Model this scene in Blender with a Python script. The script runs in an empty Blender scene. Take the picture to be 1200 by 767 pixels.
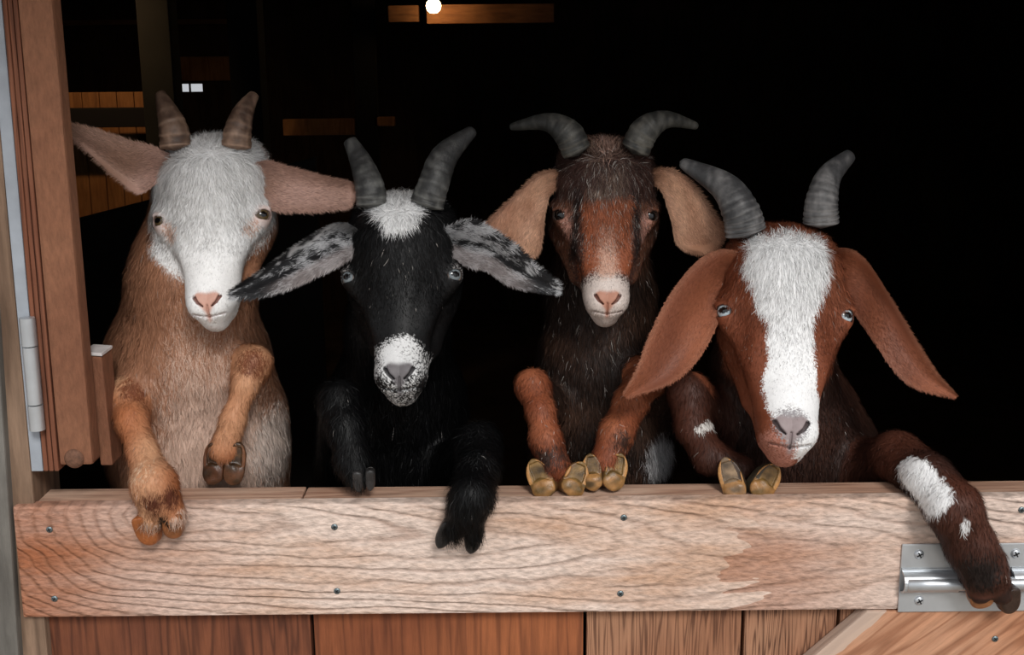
import bpy, math
import numpy as np

# ------------------------------------------------------------------ camera
sc = bpy.context.scene
COL = sc.collection
F = 1400.0
CAMP = np.array([0.0, -1.40, 1.593])
TILT, ROLL = math.radians(13.0), 0.0095
_f = np.array([0, math.cos(TILT), -math.sin(TILT)])
_r0 = np.array([1.0, 0, 0]); _u0 = np.array([0, math.sin(TILT), math.cos(TILT)])
_u = _u0*math.cos(ROLL) + _r0*math.sin(ROLL)
_r = _r0*math.cos(ROLL) - _u0*math.sin(ROLL)
cam_d = bpy.data.cameras.new('camera'); cam = bpy.data.objects.new('camera', cam_d)
COL.objects.link(cam)
from mathutils import Matrix, Vector
M = Matrix([[_r[i], _u[i], -_f[i], CAMP[i]] for i in range(3)] + [[0, 0, 0, 1]])
cam.matrix_world = M
cam_d.sensor_width = 36.0; cam_d.lens = F/1200*36.0
cam_d.clip_start = 0.05; cam_d.clip_end = 100
sc.camera = cam

# ------------------------------------------------------------------ view + world + lights
sc.view_settings.view_transform = 'Standard'
sc.view_settings.look = 'None'
sc.view_settings.gamma = 1.0
sc.view_settings.exposure = 0.0
sc.view_settings.use_curve_mapping = False
world = bpy.data.worlds.new('overcast_sky'); sc.world = world
world.use_nodes = True
wn = world.node_tree; wn.nodes.clear()
wo = wn.nodes.new('ShaderNodeOutputWorld'); bg = wn.nodes.new('ShaderNodeBackground')
tc = wn.nodes.new('ShaderNodeTexCoord'); sx = wn.nodes.new('ShaderNodeSeparateXYZ')
rp = wn.nodes.new('ShaderNodeValToRGB')
wn.links.new(tc.outputs['Generated'], sx.inputs[0])
wn.links.new(sx.outputs['Z'], rp.inputs[0])
rp.color_ramp.elements[0].position = 0.0; rp.color_ramp.elements[0].color = (0.55, 0.57, 0.60, 1)
rp.color_ramp.elements[1].position = 0.6; rp.color_ramp.elements[1].color = (0.96, 0.98, 1.0, 1)
wn.links.new(rp.outputs[0], bg.inputs['Color'])
bg.inputs['Strength'].default_value = 1.15
wn.links.new(bg.outputs[0], wo.inputs['Surface'])

def area_light(name, loc, rot, size, power, color):
    l = bpy.data.lights.new(name, 'AREA'); l.shape = 'RECTANGLE'; l.size, l.size_y = size
    l.energy = power; l.color = color
    o = bpy.data.objects.new(name, l); COL.objects.link(o); o.location = loc; o.rotation_euler = rot
    return o
# weak veiled sun, high and in front of the stable
sun_d = bpy.data.lights.new('veiled_sun', 'SUN'); sun_d.energy = 2.1; sun_d.angle = math.radians(16)
sun_d.color = (1.0, 0.98, 0.95)
sun = bpy.data.objects.new('veiled_sun', sun_d); COL.objects.link(sun)
sun.rotation_euler = (math.radians(52), 0, math.radians(16))
sun.location = (1, -3, 4)

# ------------------------------------------------------------------ helpers
def P(px, py, Y):
    """world point seen at pixel (px,py) on the plane y=Y: used to measure places off the photo"""
    d = _f + _r*((px-600.0)/F) + _u*((383.5-py)/F)
    return CAMP + d*((Y-CAMP[1])/d[1])

def lin(r, g, b):
    c = np.array([r, g, b], float)/255.0
    return np.where(c <= 0.04045, c/12.92, ((c+0.055)/1.055)**2.4)

rng = np.random.default_rng(7)

def tag(o, label=None, cat=None, group=None, kind=None):
    if label: o['label'] = label
    if cat: o['category'] = cat
    if group: o['group'] = group
    if kind: o['kind'] = kind
    return o

def empty(name, loc, label=None, cat=None, group=None):
    o = bpy.data.objects.new(name, None); COL.objects.link(o); o.location = tuple(loc)
    o.empty_display_size = 0.05
    return tag(o, label, cat, group)

def link(name, me, mat=None, parent=None):
    o = bpy.data.objects.new(name, me); COL.objects.link(o)
    if mat is not None: me.materials.append(mat)
    if parent is not None:
        o.parent = parent
        # geometry is written in world space: cancel the parents' offsets
        bpy_off = Vector((0, 0, 0)); p = parent
        while p is not None:
            bpy_off += p.location; p = p.parent
        o.location = -bpy_off
    return o

def np_mesh(name, V, quads=None, tris=None, col=None, normals=None, smooth=True):
    V = np.asarray(V, np.float32)
    nq = 0 if quads is None else len(quads); nt = 0 if tris is None else len(tris)
    me = bpy.data.meshes.new(name)
    me.vertices.add(len(V)); me.vertices.foreach_set('co', V.ravel())
    li = []; st = []
    if nq: li.append(np.asarray(quads, np.int32).ravel()); st.append(np.arange(nq)*4)
    if nt: li.append(np.asarray(tris, np.int32).ravel()); st.append(nq*4+np.arange(nt)*3)
    li = np.concatenate(li); st = np.concatenate(st).astype(np.int32)
    me.loops.add(len(li)); me.loops.foreach_set('vertex_index', li)
    me.polygons.add(len(st)); me.polygons.foreach_set('loop_start', st)
    me.update(calc_edges=True)
    me.polygons.foreach_set('use_smooth', np.full(len(st), smooth, bool))
    if col is not None:
        a = me.color_attributes.new('Col', 'FLOAT_COLOR', 'POINT')
        c = np.ones((len(V), 4), np.float32); c[:, :3] = col
        a.data.foreach_set('color', c.ravel())
    if normals is not None:
        me.normals_split_custom_set_from_vertices(np.asarray(normals, np.float32))
    return me

def norm(v):
    v = np.asarray(v, float)
    return v/np.maximum(np.linalg.norm(v, axis=-1, keepdims=True), 1e-9)

def catmull(pts, n):
    pts = np.asarray(pts, float); k = len(pts)
    if k == 2: 
        t = np.linspace(0, 1, n)[:, None]; return pts[0]*(1-t)+pts[1]*t
    ext = np.vstack([2*pts[0]-pts[1], pts, 2*pts[-1]-pts[-2]])
    out = []
    for u in np.linspace(0, k-1, n):
        i = min(int(u), k-2); t = u-i
        a, b, c, d = ext[i], ext[i+1], ext[i+2], ext[i+3]
        out.append(0.5*((2*b)+(-a+c)*t+(2*a-5*b+4*c-d)*t*t+(-a+3*b-3*c+d)*t**3))
    return np.array(out)

def wnoise(p, s, seed=0):
    """smooth pseudo noise in about [-1,1] from points (n,3)"""
    g = np.random.default_rng(seed); o = 0
    for i in range(6):
        k = norm(g.normal(size=3))*s*(0.6+0.9*g.random()); o = o+np.sin(p@k+g.random()*6.28+1.3*np.sin(p@norm(g.normal(size=3))*s*0.7))
    return o/3.0

def sstep(a, b, x):
    t = np.clip((x-a)/(b-a), 0, 1); return t*t*(3-2*t)

def mixc(a, b, m):
    return a*(1-m[:, None])+b*m[:, None]

# ------------------------------------------------------------------ node materials
def new_mat(name):
    m = bpy.data.materials.new(name); m.use_nodes = True
    return m, m.node_tree.nodes, m.node_tree.links, m.node_tree.nodes['Principled BSDF']

def attr_mat(name, rough=0.6, spec=0.3, noise=0.15, nscale=300, coat=0.0, sheen=0.0, bump=0.0):
    """colour from the mesh's own pattern, broken up with fine noise"""
    m, N, L, b = new_mat(name)
    a = N.new('ShaderNodeAttribute'); a.attribute_name = 'Col'
    t = N.new('ShaderNodeTexCoord'); n = N.new('ShaderNodeTexNoise')
    n.inputs['Scale'].default_value = nscale; n.inputs['Detail'].default_value = 3
    L.new(t.outputs['Object'], n.inputs['Vector'])
    mr = N.new('ShaderNodeMapRange'); mr.inputs['To Min'].default_value = 1-noise*2; mr.inputs['To Max'].default_value = 1+noise*2
    L.new(n.outputs['Fac'], mr.inputs['Value'])
    mx = N.new('ShaderNodeVectorMath'); mx.operation = 'SCALE'
    L.new(a.outputs['Color'], mx.inputs[0]); L.new(mr.outputs[0], mx.inputs['Scale'])
    L.new(mx.outputs[0], b.inputs['Base Color'])
    b.inputs['Roughness'].default_value = rough
    b.inputs['Specular IOR Level'].default_value = spec
    b.inputs['Coat Weight'].default_value = coat
    if bump:
        bp = N.new('ShaderNodeBump'); bp.inputs['Strength'].default_value = bump; bp.inputs['Distance'].default_value = 0.001
        n2 = N.new('ShaderNodeTexNoise'); n2.inputs['Scale'].default_value = nscale*2.2; n2.inputs['Detail'].default_value = 4
        L.new(t.outputs['Object'], n2.inputs['Vector']); L.new(n2.outputs['Fac'], bp.inputs['Height']); L.new(bp.outputs[0], b.inputs['Normal'])
    b.inputs['Sheen Weight'].default_value = sheen
    return m

def ramp(N, stops):
    r = N.new('ShaderNodeValToRGB'); e = r.color_ramp.elements
    while len(e) < len(stops): e.new(0.5)
    for i, (p, c) in enumerate(stops):
        e[i].position = p
        e[i].color = (*[float(v) for v in c], 1) if not np.isscalar(c) else (c, c, c, 1)
    return r

def mth(N, L, op, a, b=None, c=None):
    n = N.new('ShaderNodeMath'); n.operation = op
    for i, v in enumerate((a, b, c)):
        if v is None: continue
        if hasattr(v, 'links') or hasattr(v, 'is_linked'): L.new(v, n.inputs[i])
        else: n.inputs[i].default_value = v
    return n.outputs[0]

def wood_mat(name, base, dark, light, axis='X', ring=70.0, stretch=14.0, rough=0.75, contrast=0.6, fine=1.0, seed=0.0, patch=None, bump=0.25, rot=0.0):
    """sawn board: long grain lines along an axis, fibres, blotches"""
    m, N, L, b = new_mat(name)
    t = N.new('ShaderNodeTexCoord')
    mp = N.new('ShaderNodeMapping'); L.new(t.outputs['Object'], mp.inputs['Vector'])
    mp.inputs['Location'].default_value = (seed, seed*0.7, seed*1.3)
    mp.inputs['Rotation'].default_value = (0, rot, 0)
    s = [stretch]*3
    s['XYZ'.index(axis)] = 1.0
    st = N.new('ShaderNodeVectorMath'); st.operation = 'MULTIPLY'; st.inputs[1].default_value = s
    L.new(mp.outputs[0], st.inputs[0])
    n1 = N.new('ShaderNodeTexNoise'); n1.inputs['Scale'].default_value = 2.2; n1.inputs['Detail'].default_value = 2
    L.new(st.outputs[0], n1.inputs['Vector'])
    r1 = mth(N, L, 'SINE', mth(N, L, 'MULTIPLY', n1.outputs['Fac'], ring))
    r1 = mth(N, L, 'POWER', mth(N, L, 'MULTIPLY_ADD', r1, 0.5, 0.5), 3.0)
    n2 = N.new('ShaderNodeTexNoise'); n2.inputs['Scale'].default_value = 14*fine; n2.inputs['Detail'].default_value = 6; n2.inputs['Roughness'].default_value = 0.7
    L.new(st.outputs[0], n2.inputs['Vector'])
    n3 = N.new('ShaderNodeTexNoise'); n3.inputs['Scale'].default_value = 5; n3.inputs['Detail'].default_value = 4
    L.new(mp.outputs[0], n3.inputs['Vector'])
    blot = ramp(N, [(0.35, base), (0.65, light)]); L.new(n3.outputs['Fac'], blot.inputs[0])
    fib = ramp(N, [(0.3, 0.72), (0.7, 1.15)]); L.new(n2.outputs['Fac'], fib.inputs[0])
    mx = N.new('ShaderNodeMix'); mx.data_type = 'RGBA'
    L.new(mth(N, L, 'MULTIPLY', r1, contrast), mx.inputs['Factor'])
    L.new(blot.outputs[0], mx.inputs['A']); mx.inputs['B'].default_value = (*[float(v) for v in dark], 1)
    ml = N.new('ShaderNodeMix'); ml.data_type = 'RGBA'; ml.blend_type = 'MULTIPLY'; ml.inputs['Factor'].default_value = 1
    L.new(mx.outputs['Result'], ml.inputs['A']); L.new(fib.outputs[0], ml.inputs['B'])
    L.new(ml.outputs['Result'], b.inputs['Base Color'])
    b.inputs['Roughness'].default_value = rough; b.inputs['Specular IOR Level'].default_value = 0.25
    bp = N.new('ShaderNodeBump'); bp.inputs['Strength'].default_value = bump; bp.inputs['Distance'].default_value = 0.002
    L.new(mth(N, L, 'SUBTRACT', n2.outputs['Fac'], mth(N, L, 'MULTIPLY', r1, 0.5)), bp.inputs['Height'])
    L.new(bp.outputs[0], b.inputs['Normal'])
    return m

def plain_mat(name, col, rough=0.6, metal=0.0, nscale=40, amt=0.3, bump=0.0, spec=0.5, bscale=None):
    m, N, L, b = new_mat(name)
    t = N.new('ShaderNodeTexCoord'); n = N.new('ShaderNodeTexNoise'); n.inputs['Scale'].default_value = nscale; n.inputs['Detail'].default_value = 5
    L.new(t.outputs['Object'], n.inputs['Vector'])
    c = np.asarray(col, float)
    r = ramp(N, [(0.3, c*(1-amt)), (0.7, c*(1+amt))]); L.new(n.outputs['Fac'], r.inputs[0])
    L.new(r.outputs[0], b.inputs['Base Color'])
    b.inputs['Roughness'].default_value = rough; b.inputs['Metallic'].default_value = metal; b.inputs['Specular IOR Level'].default_value = spec
    if bump:
        n2 = N.new('ShaderNodeTexNoise'); n2.inputs['Scale'].default_value = bscale or nscale*4; n2.inputs['Detail'].default_value = 4
        L.new(t.outputs['Object'], n2.inputs['Vector'])
        bp = N.new('ShaderNodeBump'); bp.inputs['Strength'].default_value = bump; bp.inputs['Distance'].default_value = 0.002
        L.new(n2.outputs['Fac'], bp.inputs['Height']); L.new(bp.outputs[0], b.inputs['Normal'])
    return m

# ------------------------------------------------------------------ box modelling
import bmesh
def prism_obj(name, corners, mat, parent=None, bevel=0.002, seg=2, wobble=0.0, cuts=0):
    """closed solid from 8 corners: 4 of one face then the 4 matching ones opposite"""
    bm = bmesh.new()
    v = [bm.verts.new(tuple(c)) for c in corners]
    for q in ((0, 1, 2, 3), (7, 6, 5, 4), (0, 4, 5, 1), (1, 5, 6, 2), (2, 6, 7, 3), (3, 7, 4, 0)):
        bm.faces.new([v[i] for i in q])
    bmesh.ops.recalc_face_normals(bm, faces=bm.faces)
    if bevel:
        bmesh.ops.bevel(bm, geom=list(bm.edges), offset=bevel, segments=seg, affect='EDGES', profile=0.6)
    me = bpy.data.meshes.new(name); bm.to_mesh(me); bm.free()
    return link(name, me, mat, parent)

def box(name, x0, x1, y0, y1, z0, z1, mat, parent=None, bevel=0.002, seg=2):
    c = [(x0, y0, z0), (x1, y0, z0), (x1, y0, z1), (x0, y0, z1), (x0, y1, z0), (x1, y1, z0), (x1, y1, z1), (x0, y1, z1)]
    return prism_obj(name, c, mat, parent, bevel, seg)

def tube_mesh(pts, rad, n=16, cap=True, oval=1.0, up=(0, 0, 1)):
    """rings round a centre line; oval squeezes one way"""
    pts = np.asarray(pts, float); k = len(pts)
    T = norm(np.gradient(pts, axis=0)); up = np.asarray(up, float)
    A = norm(np.cross(T, up)); B = norm(np.cross(A, T))
    a = np.linspace(0, 2*np.pi, n, endpoint=False)
    V = pts[:, None]+rad[:, None, None]*(np.cos(a)[None, :, None]*A[:, None]+oval*np.sin(a)[None, :, None]*B[:, None])
    V = V.reshape(-1, 3); Q = []
    for i in range(k-1):
        for j in range(n):
            Q.append((i*n+j, i*n+(j+1) % n, (i+1)*n+(j+1) % n, (i+1)*n+j))
    Tr = []
    if cap == 'flat':
        o = len(V); V = np.vstack([V, V[:n], V[(k-1)*n:k*n], pts[:1], pts[-1:]])
        for j in range(n):
            Tr.append((o+2*n, o+(j+1) % n, o+j)); Tr.append((o+2*n+1, o+n+j, o+n+(j+1) % n))
    elif cap:
        c0 = len(V); V = np.vstack([V, pts[0]-T[0]*rad[0]*0.3, pts[-1]+T[-1]*rad[-1]*0.6])
        for j in range(n):
            Tr.append((c0, (j+1) % n, j)); Tr.append((c0+1, (k-1)*n+j, (k-1)*n+(j+1) % n))
    return V, np.array(Q), (np.array(Tr) if Tr else None)
# ------------------------------------------------------------------ the timber and the room
M_plank = None
def plank_material():
    m, N, L, b = new_mat('weathered_plank')
    t = N.new('ShaderNodeTexCoord'); s = N.new('ShaderNodeSeparateXYZ'); L.new(t.outputs['Object'], s.inputs[0])
    X, Z = s.outputs['X'], s.outputs['Z']
    nz = N.new('ShaderNodeTexNoise'); nz.inputs['Scale'].default_value = 3.5; nz.inputs['Detail'].default_value = 3
    v = N.new('ShaderNodeVectorMath'); v.operation = 'MULTIPLY'; v.inputs[1].default_value = (1.0, 1, 5.0)
    L.new(t.outputs['Object'], v.inputs[0]); L.new(v.outputs[0], nz.inputs['Vector'])
    # cathedral figure: ovals round a heart left of centre, drawn out to the right
    x0 = float(P(165, 590, 0)[0]); z0 = 1.035
    dx = mth(N, L, 'SUBTRACT', X, x0)
    dr = mth(N, L, 'MULTIPLY', mth(N, L, 'MAXIMUM', dx, 0.0), 0.10)
    dl = mth(N, L, 'MULTIPLY', mth(N, L, 'MINIMUM', dx, 0.0), 0.75)
    dd = mth(N, L, 'ADD', mth(N, L, 'MULTIPLY', dr, dr), mth(N, L, 'MULTIPLY', dl, dl))
    dz = mth(N, L, 'ADD', mth(N, L, 'SUBTRACT', Z, z0), mth(N, L, 'MULTIPLY', dr, 0.9))
    r = mth(N, L, 'SQRT', mth(N, L, 'ADD', dd, mth(N, L, 'MULTIPLY', dz, dz)))
    r = mth(N, L, 'ADD', r, mth(N, L, 'MULTIPLY', nz.outputs['Fac'], 0.048))
    ph = mth(N, L, 'MULTIPLY', r, 470.0)
    sn = mth(N, L, 'MULTIPLY_ADD', mth(N, L, 'SINE', ph), 0.5, 0.5)
    line = mth(N, L, 'POWER', sn, 5.0)
    # strength of the lines wanders
    n4 = N.new('ShaderNodeTexNoise'); n4.inputs['Scale'].default_value = 7; n4.inputs['Detail'].default_value = 3
    v4 = N.new('ShaderNodeVectorMath'); v4.operation = 'MULTIPLY'; v4.inputs[1].default_value = (0.6, 1, 4.0)
    L.new(t.outputs['Object'], v4.inputs[0]); L.new(v4.outputs[0], n4.inputs['Vector'])
    amt = ramp(N, [(0.38, 0.12), (0.68, 0.95)]); L.new(n4.outputs['Fac'], amt.inputs[0])
    # worn pale against orange brown
    pale, tan, orange = lin(214, 193, 180), lin(190, 154, 130), lin(150, 92, 62)
    n5 = N.new('ShaderNodeTexNoise'); n5.inputs['Scale'].default_value = 4.0; n5.inputs['Detail'].default_value = 5; n5.inputs['Roughness'].default_value = 0.6
    v5 = N.new('ShaderNodeVectorMath'); v5.operation = 'MULTIPLY'; v5.inputs[1].default_value = (0.7, 1, 3.5)
    L.new(t.outputs['Object'], v5.inputs[0]); L.new(v5.outputs[0], n5.inputs['Vector'])
    c1 = ramp(N, [(0.34, tan), (0.56, pale)]); L.new(n5.outputs['Fac'], c1.inputs[0])
    xl = float(P(45, 650, 0)[0]); xr = float(P(330, 650, 0)[0])
    g = N.new('ShaderNodeMapRange'); g.inputs['From Min'].default_value = xl; g.inputs['From Max'].default_value = xr
    g.inputs['To Min'].default_value = 0.95; g.inputs['To Max'].default_value = 0.0
    L.new(X, g.inputs['Value'])
    om = mth(N, L, 'MULTIPLY', g.outputs[0], mth(N, L, 'MULTIPLY_ADD', n5.outputs['Fac'], -1.2, 1.5))
    # stained area with a ragged left edge following the grain lines
    xa = float(P(905, 650, 0)[0]); xb = float(P(1040, 650, 0)[0])
    rag = mth(N, L, 'ADD', X, mth(N, L, 'ADD', mth(N, L, 'MULTIPLY', sn, 0.045), mth(N, L, 'MULTIPLY', n4.outputs['Fac'], -0.12)))
    st = mth(N, L, 'GREATER_THAN', rag, xa-0.075)
    en = N.new('ShaderNodeMapRange'); en.inputs['From Min'].default_value = xa+0.02; en.inputs['From Max'].default_value = xb
    en.inputs['To Min'].default_value = 1.0; en.inputs['To Max'].default_value = 0.25
    L.new(X, en.inputs['Value'])
    stz = N.new('ShaderNodeMapRange'); stz.inputs['From Min'].default_value = 0.985; stz.inputs['From Max'].default_value = 1.012
    stz.inputs['To Min'].default_value = 1.0; stz.inputs['To Max'].default_value = 0.3; L.new(Z, stz.inputs['Value'])
    sm = mth(N, L, 'MULTIPLY', mth(N, L, 'MULTIPLY', mth(N, L, 'MULTIPLY', st, en.outputs[0]), stz.outputs[0]), 0.55)
    om = mth(N, L, 'MAXIMUM', om, sm)
    om = mth(N, L, 'MINIMUM', om, 1.0)
    m1 = N.new('ShaderNodeMix'); m1.data_type = 'RGBA'
    L.new(om, m1.inputs['Factor']); L.new(c1.outputs[0], m1.inputs['A']); m1.inputs['B'].default_value = (*orange, 1)
    m2 = N.new('ShaderNodeMix'); m2.data_type = 'RGBA'
    L.new(mth(N, L, 'MULTIPLY', line, mth(N, L, 'MULTIPLY', amt.outputs[0], 0.50)), m2.inputs['Factor'])
    L.new(m1.outputs['Result'], m2.inputs['A']); m2.inputs['B'].default_value = (*lin(120, 78, 54), 1)
    # fibres
    n6 = N.new('ShaderNodeTexNoise'); n6.inputs['Scale'].default_value = 90; n6.inputs['Detail'].default_value = 5
    v6 = N.new('ShaderNodeMapping'); v6.inputs['Rotation'].default_value = (0, 0.35, 0); v6.inputs['Scale'].default_value = (0.9, 1, 2.4)
    L.new(t.outputs['Object'], v6.inputs['Vector']); L.new(v6.outputs[0], n6.inputs['Vector'])
    fb = ramp(N, [(0.30, 0.70), (0.62, 1.16)]); L.new(n6.outputs['Fac'], fb.inputs[0])
    m3 = N.new('ShaderNodeMix'); m3.data_type = 'RGBA'; m3.blend_type = 'MULTIPLY'; m3.inputs['Factor'].default_value = 1
    L.new(m2.outputs['Result'], m3.inputs['A']); L.new(fb.outputs[0], m3.inputs['B'])
    L.new(m3.outputs['Result'], b.inputs['Base Color'])
    b.inputs['Roughness'].default_value = 0.7; b.inputs['Specular IOR Level'].default_value = 0.3
    bp = N.new('ShaderNodeBump'); bp.inputs['Strength'].default_value = 0.8; bp.inputs['Distance'].default_value = 0.0035
    L.new(mth(N, L, 'SUBTRACT', n6.outputs['Fac'], mth(N, L, 'MULTIPLY', line, 0.6)), bp.inputs['Height'])
    L.new(bp.outputs[0], b.inputs['Normal'])
    return m
M_plank = plank_material()
M_ledge = wood_mat('ledge_wood', lin(176, 134, 110), lin(120, 78, 58), lin(205, 172, 150), 'X', 40, 12, contrast=0.45, seed=3.1)
M_board = [wood_mat('gate_board_red_a', lin(104, 60, 42), lin(56, 32, 24), lin(140, 84, 56), 'Z', 36, 18, contrast=0.6, seed=1.2),
           wood_mat('gate_board_red_b', lin(118, 66, 42), lin(74, 40, 28), lin(152, 90, 56), 'Z', 30, 18, contrast=0.45, seed=5.7),
           wood_mat('gate_board_grey_a', lin(140, 92, 66), lin(76, 46, 34), lin(168, 124, 96), 'Z', 70, 26, contrast=0.7, seed=8.3),
           wood_mat('gate_board_grey_b', lin(150, 104, 78), lin(66, 38, 28), lin(176, 136, 108), 'Z', 85, 26, contrast=0.8, seed=2.9)]
M_brace = wood_mat('brace_wood', lin(176, 120, 86), lin(126, 76, 50), lin(196, 152, 124), 'X', 48, 12, contrast=0.6, seed=4.4, rot=math.radians(40))
M_stile = wood_mat('shutter_wood', lin(116, 74, 54), lin(80, 48, 34), lin(138, 94, 70), 'Z', 9, 3.0, contrast=0.2, fine=4.0, seed=6.1, bump=0.9)
M_ply = wood_mat('plywood_edge', lin(116, 70, 50), lin(72, 42, 30), lin(136, 88, 66), 'Z', 30, 30, contrast=0.5, seed=7.7)
M_jamb = wood_mat('jamb_wood', lin(120, 96, 78), lin(72, 54, 42), lin(146, 120, 100), 'Z', 26, 10, contrast=0.5, seed=9.4)
M_grey = wood_mat('weathered_grey_wood', lin(96, 92, 86), lin(60, 56, 52), lin(122, 118, 112), 'Z', 18, 6, contrast=0.4, seed=11.4)
M_ashlar = plain_mat('grey_painted_strip', lin(150, 156, 164), 0.6, 0.0, 30, 0.12, 0.2)
M_zinc = plain_mat('galvanised_steel', lin(196, 200, 204), 0.38, 0.72, 25, 0.10, 0.12, bscale=60)
M_screw = plain_mat('dull_screw_steel', lin(120, 132, 136), 0.4, 0.9, 60, 0.15)
M_hole = plain_mat('screw_slot_dark', lin(30, 30, 32), 0.8)
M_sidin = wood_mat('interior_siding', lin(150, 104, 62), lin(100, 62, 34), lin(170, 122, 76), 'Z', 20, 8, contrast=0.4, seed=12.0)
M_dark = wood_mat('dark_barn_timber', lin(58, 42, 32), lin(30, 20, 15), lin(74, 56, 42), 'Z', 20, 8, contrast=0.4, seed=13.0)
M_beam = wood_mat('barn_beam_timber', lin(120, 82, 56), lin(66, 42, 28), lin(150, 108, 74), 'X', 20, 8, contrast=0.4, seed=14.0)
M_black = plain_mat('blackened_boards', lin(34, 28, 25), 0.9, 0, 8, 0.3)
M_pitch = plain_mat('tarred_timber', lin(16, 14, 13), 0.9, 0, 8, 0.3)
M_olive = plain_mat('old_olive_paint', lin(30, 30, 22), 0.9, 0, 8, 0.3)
M_dirt = plain_mat('packed_dirt', lin(70, 56, 44), 0.95, 0, 6, 0.35, 0.4)
M_yard = plain_mat('yard_gravel', lin(150, 140, 128), 0.95, 0, 9, 0.25, 0.5)
M_face = wood_mat('outer_cladding', lin(140, 100, 76), lin(90, 58, 42), lin(160, 120, 92), 'Z', 24, 9, contrast=0.5, seed=15.0)

ZL = 1.047          # height of the ledge
def Xf(px, py=600, Y=0.0): return float(P(px, py, Y)[0])
def Zf(px, py, Y=0.0): return float(P(px, py, Y)[2])

def struct(o, kind='structure'):
    o['kind'] = kind; return o

# room shell
RX0, RX1, RY1, RZ = -3.0, 3.6, 6.0, 2.35
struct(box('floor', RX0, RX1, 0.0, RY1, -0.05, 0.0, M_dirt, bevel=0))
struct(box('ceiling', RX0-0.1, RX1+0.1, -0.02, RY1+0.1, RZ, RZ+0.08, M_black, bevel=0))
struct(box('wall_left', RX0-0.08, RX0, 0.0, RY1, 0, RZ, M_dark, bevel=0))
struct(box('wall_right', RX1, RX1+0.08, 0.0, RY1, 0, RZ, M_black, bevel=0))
# front wall: closed left and right of the opening and above it
OX0, OX1, OZ = -0.62, 0.80, 1.98
struct(box('wall_front_left', RX0, OX0-0.03, 0.035, 0.12, 0, RZ, M_face, bevel=0))
struct(box('wall_front_right', OX1+0.005, RX1, 0.0, 0.12, 0, RZ, M_face, bevel=0))
struct(box('wall_front_top', OX0-0.03, OX1+0.005, 0.0, 0.12, OZ, RZ, M_face, bevel=0))
struct(box('ceiling_sky_blocker', -2.2, 2.4, -0.75, -0.001, 2.16, 2.24, M_face, bevel=0))  # unseen overhang, added to block high sky and darken horns and interior
struct(box('ground_yard', -9, 9, -9, -0.001, -0.06, -0.005, M_yard, bevel=0))
# back wall with a window hole (five pieces make one wall)
W0, W1 = P(205, 109, RY1), P(237, 97, RY1)
wx0, wx1, wz0, wz1 = W0[0], W1[0], W0[2], W1[2]
bm = bmesh.new()
def bmbox(bm, x0, x1, y0, y1, z0, z1):
    v = [bm.verts.new(c) for c in ((x0, y0, z0), (x1, y0, z0), (x1, y0, z1), (x0, y0, z1), (x0, y1, z0), (x1, y1, z0), (x1, y1, z1), (x0, y1, z1))]
    for q in ((0, 1, 2, 3), (7, 6, 5, 4), (0, 4, 5, 1), (1, 5, 6, 2), (2, 6, 7, 3), (3, 7, 4, 0)): bm.faces.new([v[i] for i in q])
for a in ((RX0, wx0, 0, RZ), (wx1, RX1, 0, RZ), (wx0, wx1, 0, wz0), (wx0, wx1, wz1, RZ)):
    bmbox(bm, a[0], a[1], RY1, RY1+0.08, a[2], a[3])
me = bpy.data.meshes.new('wall_back'); bm.to_mesh(me); bm.free()
struct(link('wall_back', me, M_dark))
bm = bmesh.new()
bmbox(bm, wx0, wx1, RY1+0.02, RY1+0.05, wz0, wz0+0.006); bmbox(bm, wx0, wx1, RY1+0.02, RY1+0.05, wz1-0.006, wz1)
for fx in (0.0, 0.48, 0.97): bmbox(bm, wx0+(wx1-wx0)*fx, wx0+(wx1-wx0)*fx+0.006, RY1+0.02, RY1+0.05, wz0, wz1)
me = bpy.data.meshes.new('window_1'); bm.to_mesh(me); bm.free()
win = struct(link('window_1', me, M_dark))
gm, N, L, b = new_mat('window_glass')
b.inputs['Transmission Weight'].default_value = 1.0; b.inputs['Roughness'].default_value = 0.05; b.inputs['IOR'].default_value = 1.1
box('pane', wx0, wx1, RY1+0.033, RY1+0.036, wz0, wz1, gm, win, bevel=0)

# ---- things inside the barn, far behind the goats
def slab_px(name, x0, x1, y0, y1, Y, th, mat, label=None, cat=None, bevel=0.004, group=None):
    a = P(x0, y1, Y); c = P(x1, y0, Y)
    o = box(name, a[0], c[0], Y, Y+th, a[2], c[2], mat, bevel=bevel)
    if label: tag(o, label, cat, group)
    return o
def to_floor(name, x0, x1, ytop, Y, th, mat, label, cat, ztop=None):
    a = P(x0, 100, Y); c = P(x1, ytop, Y)
    o = box(name, a[0], c[0], Y, Y+th, 0, RZ if ztop is None else ztop, mat, bevel=0.004)
    return tag(o, label, cat)
# siding partition on the left, built of upright boards
siding = empty('board_partition', (P(120, 200, 3.2)[0], 3.2, 0), 'orange-brown upright board partition at the back left of the barn, behind the tan goat', 'partition')
xs = np.linspace(-1.75, P(200, 150, 3.2)[0], 8)
ztop = P(120, 108, 3.2)[2]
for i in range(7):
    box('board', xs[i]+0.0012, xs[i+1]-0.0012, 3.2, 3.22, 0, ztop-0.0, M_sidin, siding, bevel=0.003)
box('backing_board', xs[0], xs[-1], 3.22, 3.25, 0, ztop-0.01, M_dark, siding, bevel=0)
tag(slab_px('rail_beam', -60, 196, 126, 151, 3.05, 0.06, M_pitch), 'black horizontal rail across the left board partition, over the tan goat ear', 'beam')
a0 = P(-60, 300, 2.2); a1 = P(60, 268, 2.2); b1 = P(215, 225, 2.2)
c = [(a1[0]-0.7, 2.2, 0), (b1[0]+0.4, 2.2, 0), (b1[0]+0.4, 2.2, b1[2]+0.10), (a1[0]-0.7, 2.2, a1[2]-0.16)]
c += [(x, 2.24, z) for x, _, z in c]
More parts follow.
